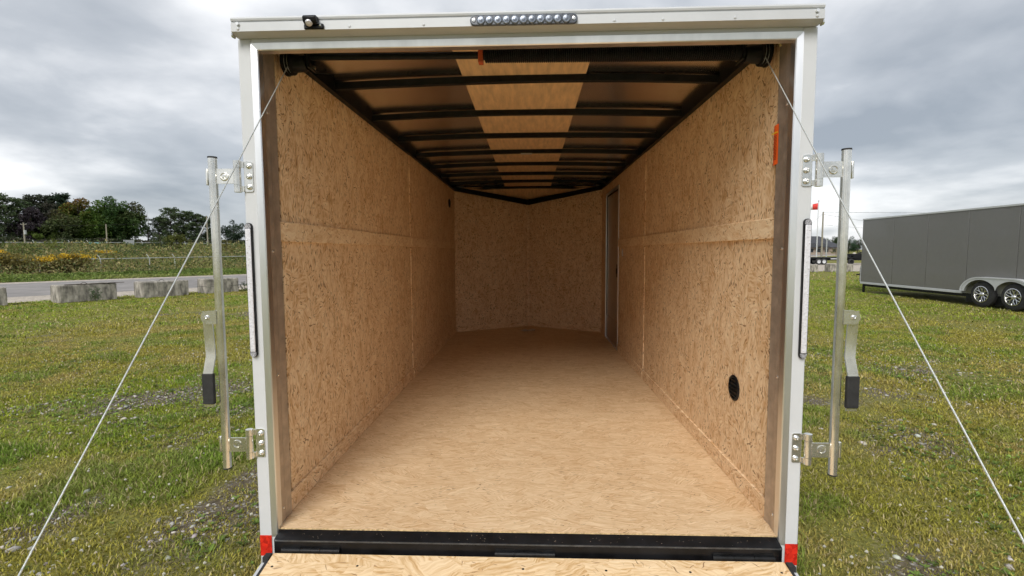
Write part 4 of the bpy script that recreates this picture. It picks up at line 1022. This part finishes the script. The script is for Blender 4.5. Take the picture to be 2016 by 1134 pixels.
# wood on the right behind the lot
for i in range(9):
    x = 132+i*5.2+rnd.uniform(-1, 1); y = 228+rnd.uniform(-6, 6)
    tree('leafy_tree', ['dark tree at the left end of the wood behind the lot', 'second tree of the wood behind the lot', 'third tree of the wood behind the lot', 'tree of the far wood just left of the right lock bar', 'tree of the far wood hidden behind the right lock bar', 'tree of the far wood just right of the right lock bar', 'middle tree of the wood between lock bar and grey trailer', 'tree of the far wood next to the grey trailer', 'last tree of the far wood behind the grey trailer'][i],
         x, y, GZ, (8.0, 8.4, 7.4, 7.8, 7.2, 7.0, 6.4, 7.0, 7.8)[i], 'round', (.028+.01*(i % 3), .046+.012*(i % 2), .026), 4.0, None, .0, 4200, 'trees of the far wood')
tree('shrub', 'light green bush in front of the far wood', 121, 195, GZ, 2.6, 'round', (.08, .10, .03), 2.2, None, 0, 2500, None, 'shrub')
tree('shrub', 'yellow green bush between the house and the right lock bar', 92.5, 150, GZ, 2.3, 'round', (.10, .10, .03), 2.4, None, 0, 2500, None, 'shrub')

# ------------------------------------------------------------------ lawn
def in_view(x, y, mg=.12):
    """where lawn can be seen past the trailer, with a margin for a step aside"""
    X = x-.03; Y = y+1.86
    k = (Y > .2) & (np.abs(X) < Y*1.25+1.2)
    return k & (np.abs(x) > np.where(y > -.1, 1.0, 1.05))
def scatter(n, dmin, dmax, pw):
    d = dmin+(dmax-dmin)*rng.random(n)**pw; a = rng.uniform(-1.0, 1.0, n)
    x = .03+d*np.sin(a); y = -1.86+d*np.cos(a); k = in_view(x, y) & (roadN(x, y) < 21.8) & ~((x > 12.4) & (x < 14.6) & (y > 8) & (y < 17.1)) & ~((y > 35) & (x > 15))
    k &= np.abs(x) > np.maximum(0, 1.0)
    # hidden behind the trailer body: keep only what a step to the side could show
    k &= np.abs(x)/(y+1.86+1e-6) > .42
    return x[k], y[k]
def blades(x, y, nb, h, w, spread, col, lean=1.0):
    """nb blades per tuft; arrays of per-tuft height and colour"""
    N = len(x)*nb; X = np.repeat(x, nb)+rng.normal(0, 1, N)*np.repeat(spread, nb); Y = np.repeat(y, nb)+rng.normal(0, 1, N)*np.repeat(spread, nb)
    hh = np.repeat(h, nb)*rng.uniform(.25, 1.35, N); th = rng.uniform(0, 2*np.pi, N); ln = hh*rng.uniform(.1, 1.3, N)*lean
    ww = np.repeat(w, nb)*rng.uniform(.7, 1.3, N); gzv = np.full(N, GZ-.018)
    dx_, dy_ = np.cos(th), np.sin(th); px_, py_ = -dy_*ww, dx_*ww
    B = np.stack([X, Y, gzv], -1); S = np.stack([px_, py_, 0*px_], -1)
    Mi = B+np.stack([dx_*ln*.35, dy_*ln*.35, hh*.6], -1); Tp = B+np.stack([dx_*ln, dy_*ln, hh*.93], -1)
    V = np.stack([B-S*.7, B+S*.7, Mi+S, Tp, Mi-S], 1)
    o = np.arange(N)[:, None]*5
    F = np.concatenate([o+np.array([[0, 1, 2]]), o+np.array([[0, 2, 4]]), o+np.array([[4, 2, 3]])], 0)
    cc = np.repeat(col*(1+rng.normal(0, .17, (len(x), 1))).clip(.5, 1.6), nb, 0)*(1+rng.normal(0, .28, (N, 1))).clip(.35, 2); dry = rng.random(N) < .12; cc[dry] = np.array([.54, .45, .25])*(1+rng.normal(0, .2, (dry.sum(), 1)))
    return V.reshape(-1, 3), F, np.repeat(np.clip(cc, .01, .8), 5, 0)
def grass_cols(x, y):
    f = fbm(x*.35+90, y*.35+20, 4); d = np.hypot(x, y+1.8); g2 = fbm(x*1.5+9, y*1.5+2, 3)
    lush = np.clip((f-.48)*6+np.interp(d, [3, 8, 14, 22], [-.1, .1, .45, .9])+np.where(x < -6, .25, 0), 0, 1)[:, None]
    a = np.array([.36, .325, .058]); b = np.array([.27, .335, .032]); c = np.array([.45, .36, .12])
    q = np.clip((g2-.5)*5, 0, .8)[:, None]*(1-lush*.7)
    return (a*(1-lush)+b*lush)*(1-q)+c*q
allV = []; allF = []; allC = []; off = 0
for (n, d0, d1, pw, nb, hs, ws, sp) in ((44000, 1.9, 6.2, .75, 9, .030, .0028, .030), (52000, 5.5, 13, .7, 9, .033, .0046, .05), (40000, 12, 30, .75, 8, .040, .009, .10), (10000, 28, 60, .8, 5, .07, .02, .16)):
    x, y = scatter(n, d0, d1, pw); b = bare_mask(x, y); cl_ = np.clip((fbm(x*1.7+51, y*1.7+13, 3)-.56)*9, 0, 1); k = rng.random(len(x)) > b*.55; x, y = x[k], y[k]; b = b[k]; cl_ = cl_[k]
    h = hs*(.55+.9*fbm(x*1.1, y*1.1, 3))*(1-.45*b)*(1+.55*cl_)
    Vv, Ff, Cc = blades(x, y, nb, h, np.full(len(x), ws), np.full(len(x), sp), grass_cols(x, y)*(1-.65*cl_[:, None])+np.array([[.16, .28, .04]])*.65*cl_[:, None])
    allV.append(Vv); allF.append(Ff+off); allC.append(Cc); off += len(Vv)
tag(link('lawn_grass', np_mesh('lawn_grass', np.concatenate(allV), np.concatenate(allF), M_['grass'], np.concatenate(allC))), 'short patchy grass growing around the trailers', 'grass', None, 'stuff')
# broad-leaved weeds: rosettes of plantain, dandelion and clover
x, y = scatter(20000, 1.9, 11, .8); k = (rng.random(len(x)) > bare_mask(x, y)*.55) & (fbm(x*.9+33, y*.9+71, 3)+rng.normal(0, .03, len(x)) > .47); x, y = x[k], y[k]; N = len(x); nl = 9
th = rng.uniform(0, 2*np.pi, (N, nl)); L = (rng.uniform(.012, .036, (N, 1)))*rng.uniform(.6, 1.2, (N, nl)); up = rng.uniform(.15, .9, (N, nl))
bx = np.stack([np.repeat(x, nl), np.repeat(y, nl), np.full(N*nl, GZ-.005)], -1)
d3 = np.stack([np.cos(th), np.sin(th), up], -1).reshape(-1, 3); L1 = L.reshape(-1, 1); sd3 = np.stack([-np.sin(th), np.cos(th), 0*th], -1).reshape(-1, 3)
V = np.stack([bx, bx+d3*L1*.55+sd3*L1*.24, bx+d3*L1*np.array([[1, 1, .75]]), bx+d3*L1*.55-sd3*L1*.24], 1).reshape(-1, 3)
C = np.repeat(np.repeat(np.array([.17, .25, .05])*(1+rng.normal(0, .25, (N, 1))), nl, 0)*(1+rng.normal(0, .1, (N*nl, 1))), 4, 0).clip(.01, .6)
tag(link('broadleaf_weeds', np_mesh('broadleaf_weeds', V, np.arange(len(V)).reshape(-1, 4), M_['leaf'], C)), 'low broad leaved weeds scattered through the grass', 'weeds', None, 'stuff')
# white clover heads
x, y = scatter(2600, 2.5, 16, .8); k = fbm(x*.5+1, y*.5+44, 3) > .47; x, y = x[k], y[k]
c0 = np.stack([x, y, GZ+.035+rng.uniform(-.01, .03, len(x))], -1); V = []; F = []
ico = np.array([(1,0,0),(-1,0,0),(0,1,0),(0,-1,0),(0,0,1),(0,0,-1)], float); fi = np.array([(0,2,4),(2,1,4),(1,3,4),(3,0,4),(2,0,5),(1,2,5),(3,1,5),(0,3,5)])
r_ = rng.uniform(.006, .011, len(x)); V = (c0[:, None]+ico[None]*r_[:, None, None]).reshape(-1, 3); F = (fi[None]+np.arange(len(x))[:, None, None]*6).reshape(-1, 3)
tag(link('clover_flowers', np_mesh('clover_flowers', V, F, M_['leaf'], np.repeat(np.array([[.62, .60, .52]])*(1+rng.normal(0, .1, (len(x), 1))), 6, 0))), 'small white clover heads dotted over the lawn', 'wildflowers', None, 'stuff')
# pebbles
x, y = scatter(60000, 1.9, 10, .7); b = bare_mask(x, y); k = rng.random(len(x)) < b*.55+.10*(fbm(x*.8+5, y*.8+9, 3) > .5); x, y = x[k], y[k]; N = len(x)
t_ = (1+5**.5)/2
I12 = np.array([(-1,t_,0),(1,t_,0),(-1,-t_,0),(1,-t_,0),(0,-1,t_),(0,1,t_),(0,-1,-t_),(0,1,-t_),(t_,0,-1),(t_,0,1),(-t_,0,-1),(-t_,0,1)], float); I12 /= np.linalg.norm(I12[0])
F20 = np.array([(0,11,5),(0,5,1),(0,1,7),(0,7,10),(0,10,11),(1,5,9),(5,11,4),(11,10,2),(10,7,6),(7,1,8),(3,9,4),(3,4,2),(3,2,6),(3,6,8),(3,8,9),(4,9,5),(2,4,11),(6,2,10),(8,6,7),(9,8,1)])
r_ = np.clip(rng.lognormal(math.log(.0080), .42, N), .004, .026); sc3 = np.stack([rng.uniform(.8, 1.5, N), rng.uniform(.7, 1.1, N), rng.uniform(.45, .75, N)], -1)*r_[:, None]
L_ = I12[None]*sc3[:, None]*(1+rng.normal(0, .10, (N, 12, 1))); a = rng.uniform(0, 6.28, N); ca, sa = np.cos(a)[:, None], np.sin(a)[:, None]
Vp = np.stack([L_[..., 0]*ca-L_[..., 1]*sa, L_[..., 0]*sa+L_[..., 1]*ca, L_[..., 2]], -1)+np.stack([x, y, GZ-.014+r_*.35], -1)[:, None]
pc = np.array([[.50, .47, .43]])*rng.uniform(.35, 1.35, (N, 1))*(1+rng.normal(0, .05, (N, 3)))
tag(link('pebbles', np_mesh('pebbles', Vp.reshape(-1, 3), (F20[None]+np.arange(N)[:, None, None]*12).reshape(-1, 3), M_['stone'], np.repeat(pc.clip(.03, .75), 12, 0), True)), 'loose pebbles showing through the worn turf', 'gravel', None, 'stuff')
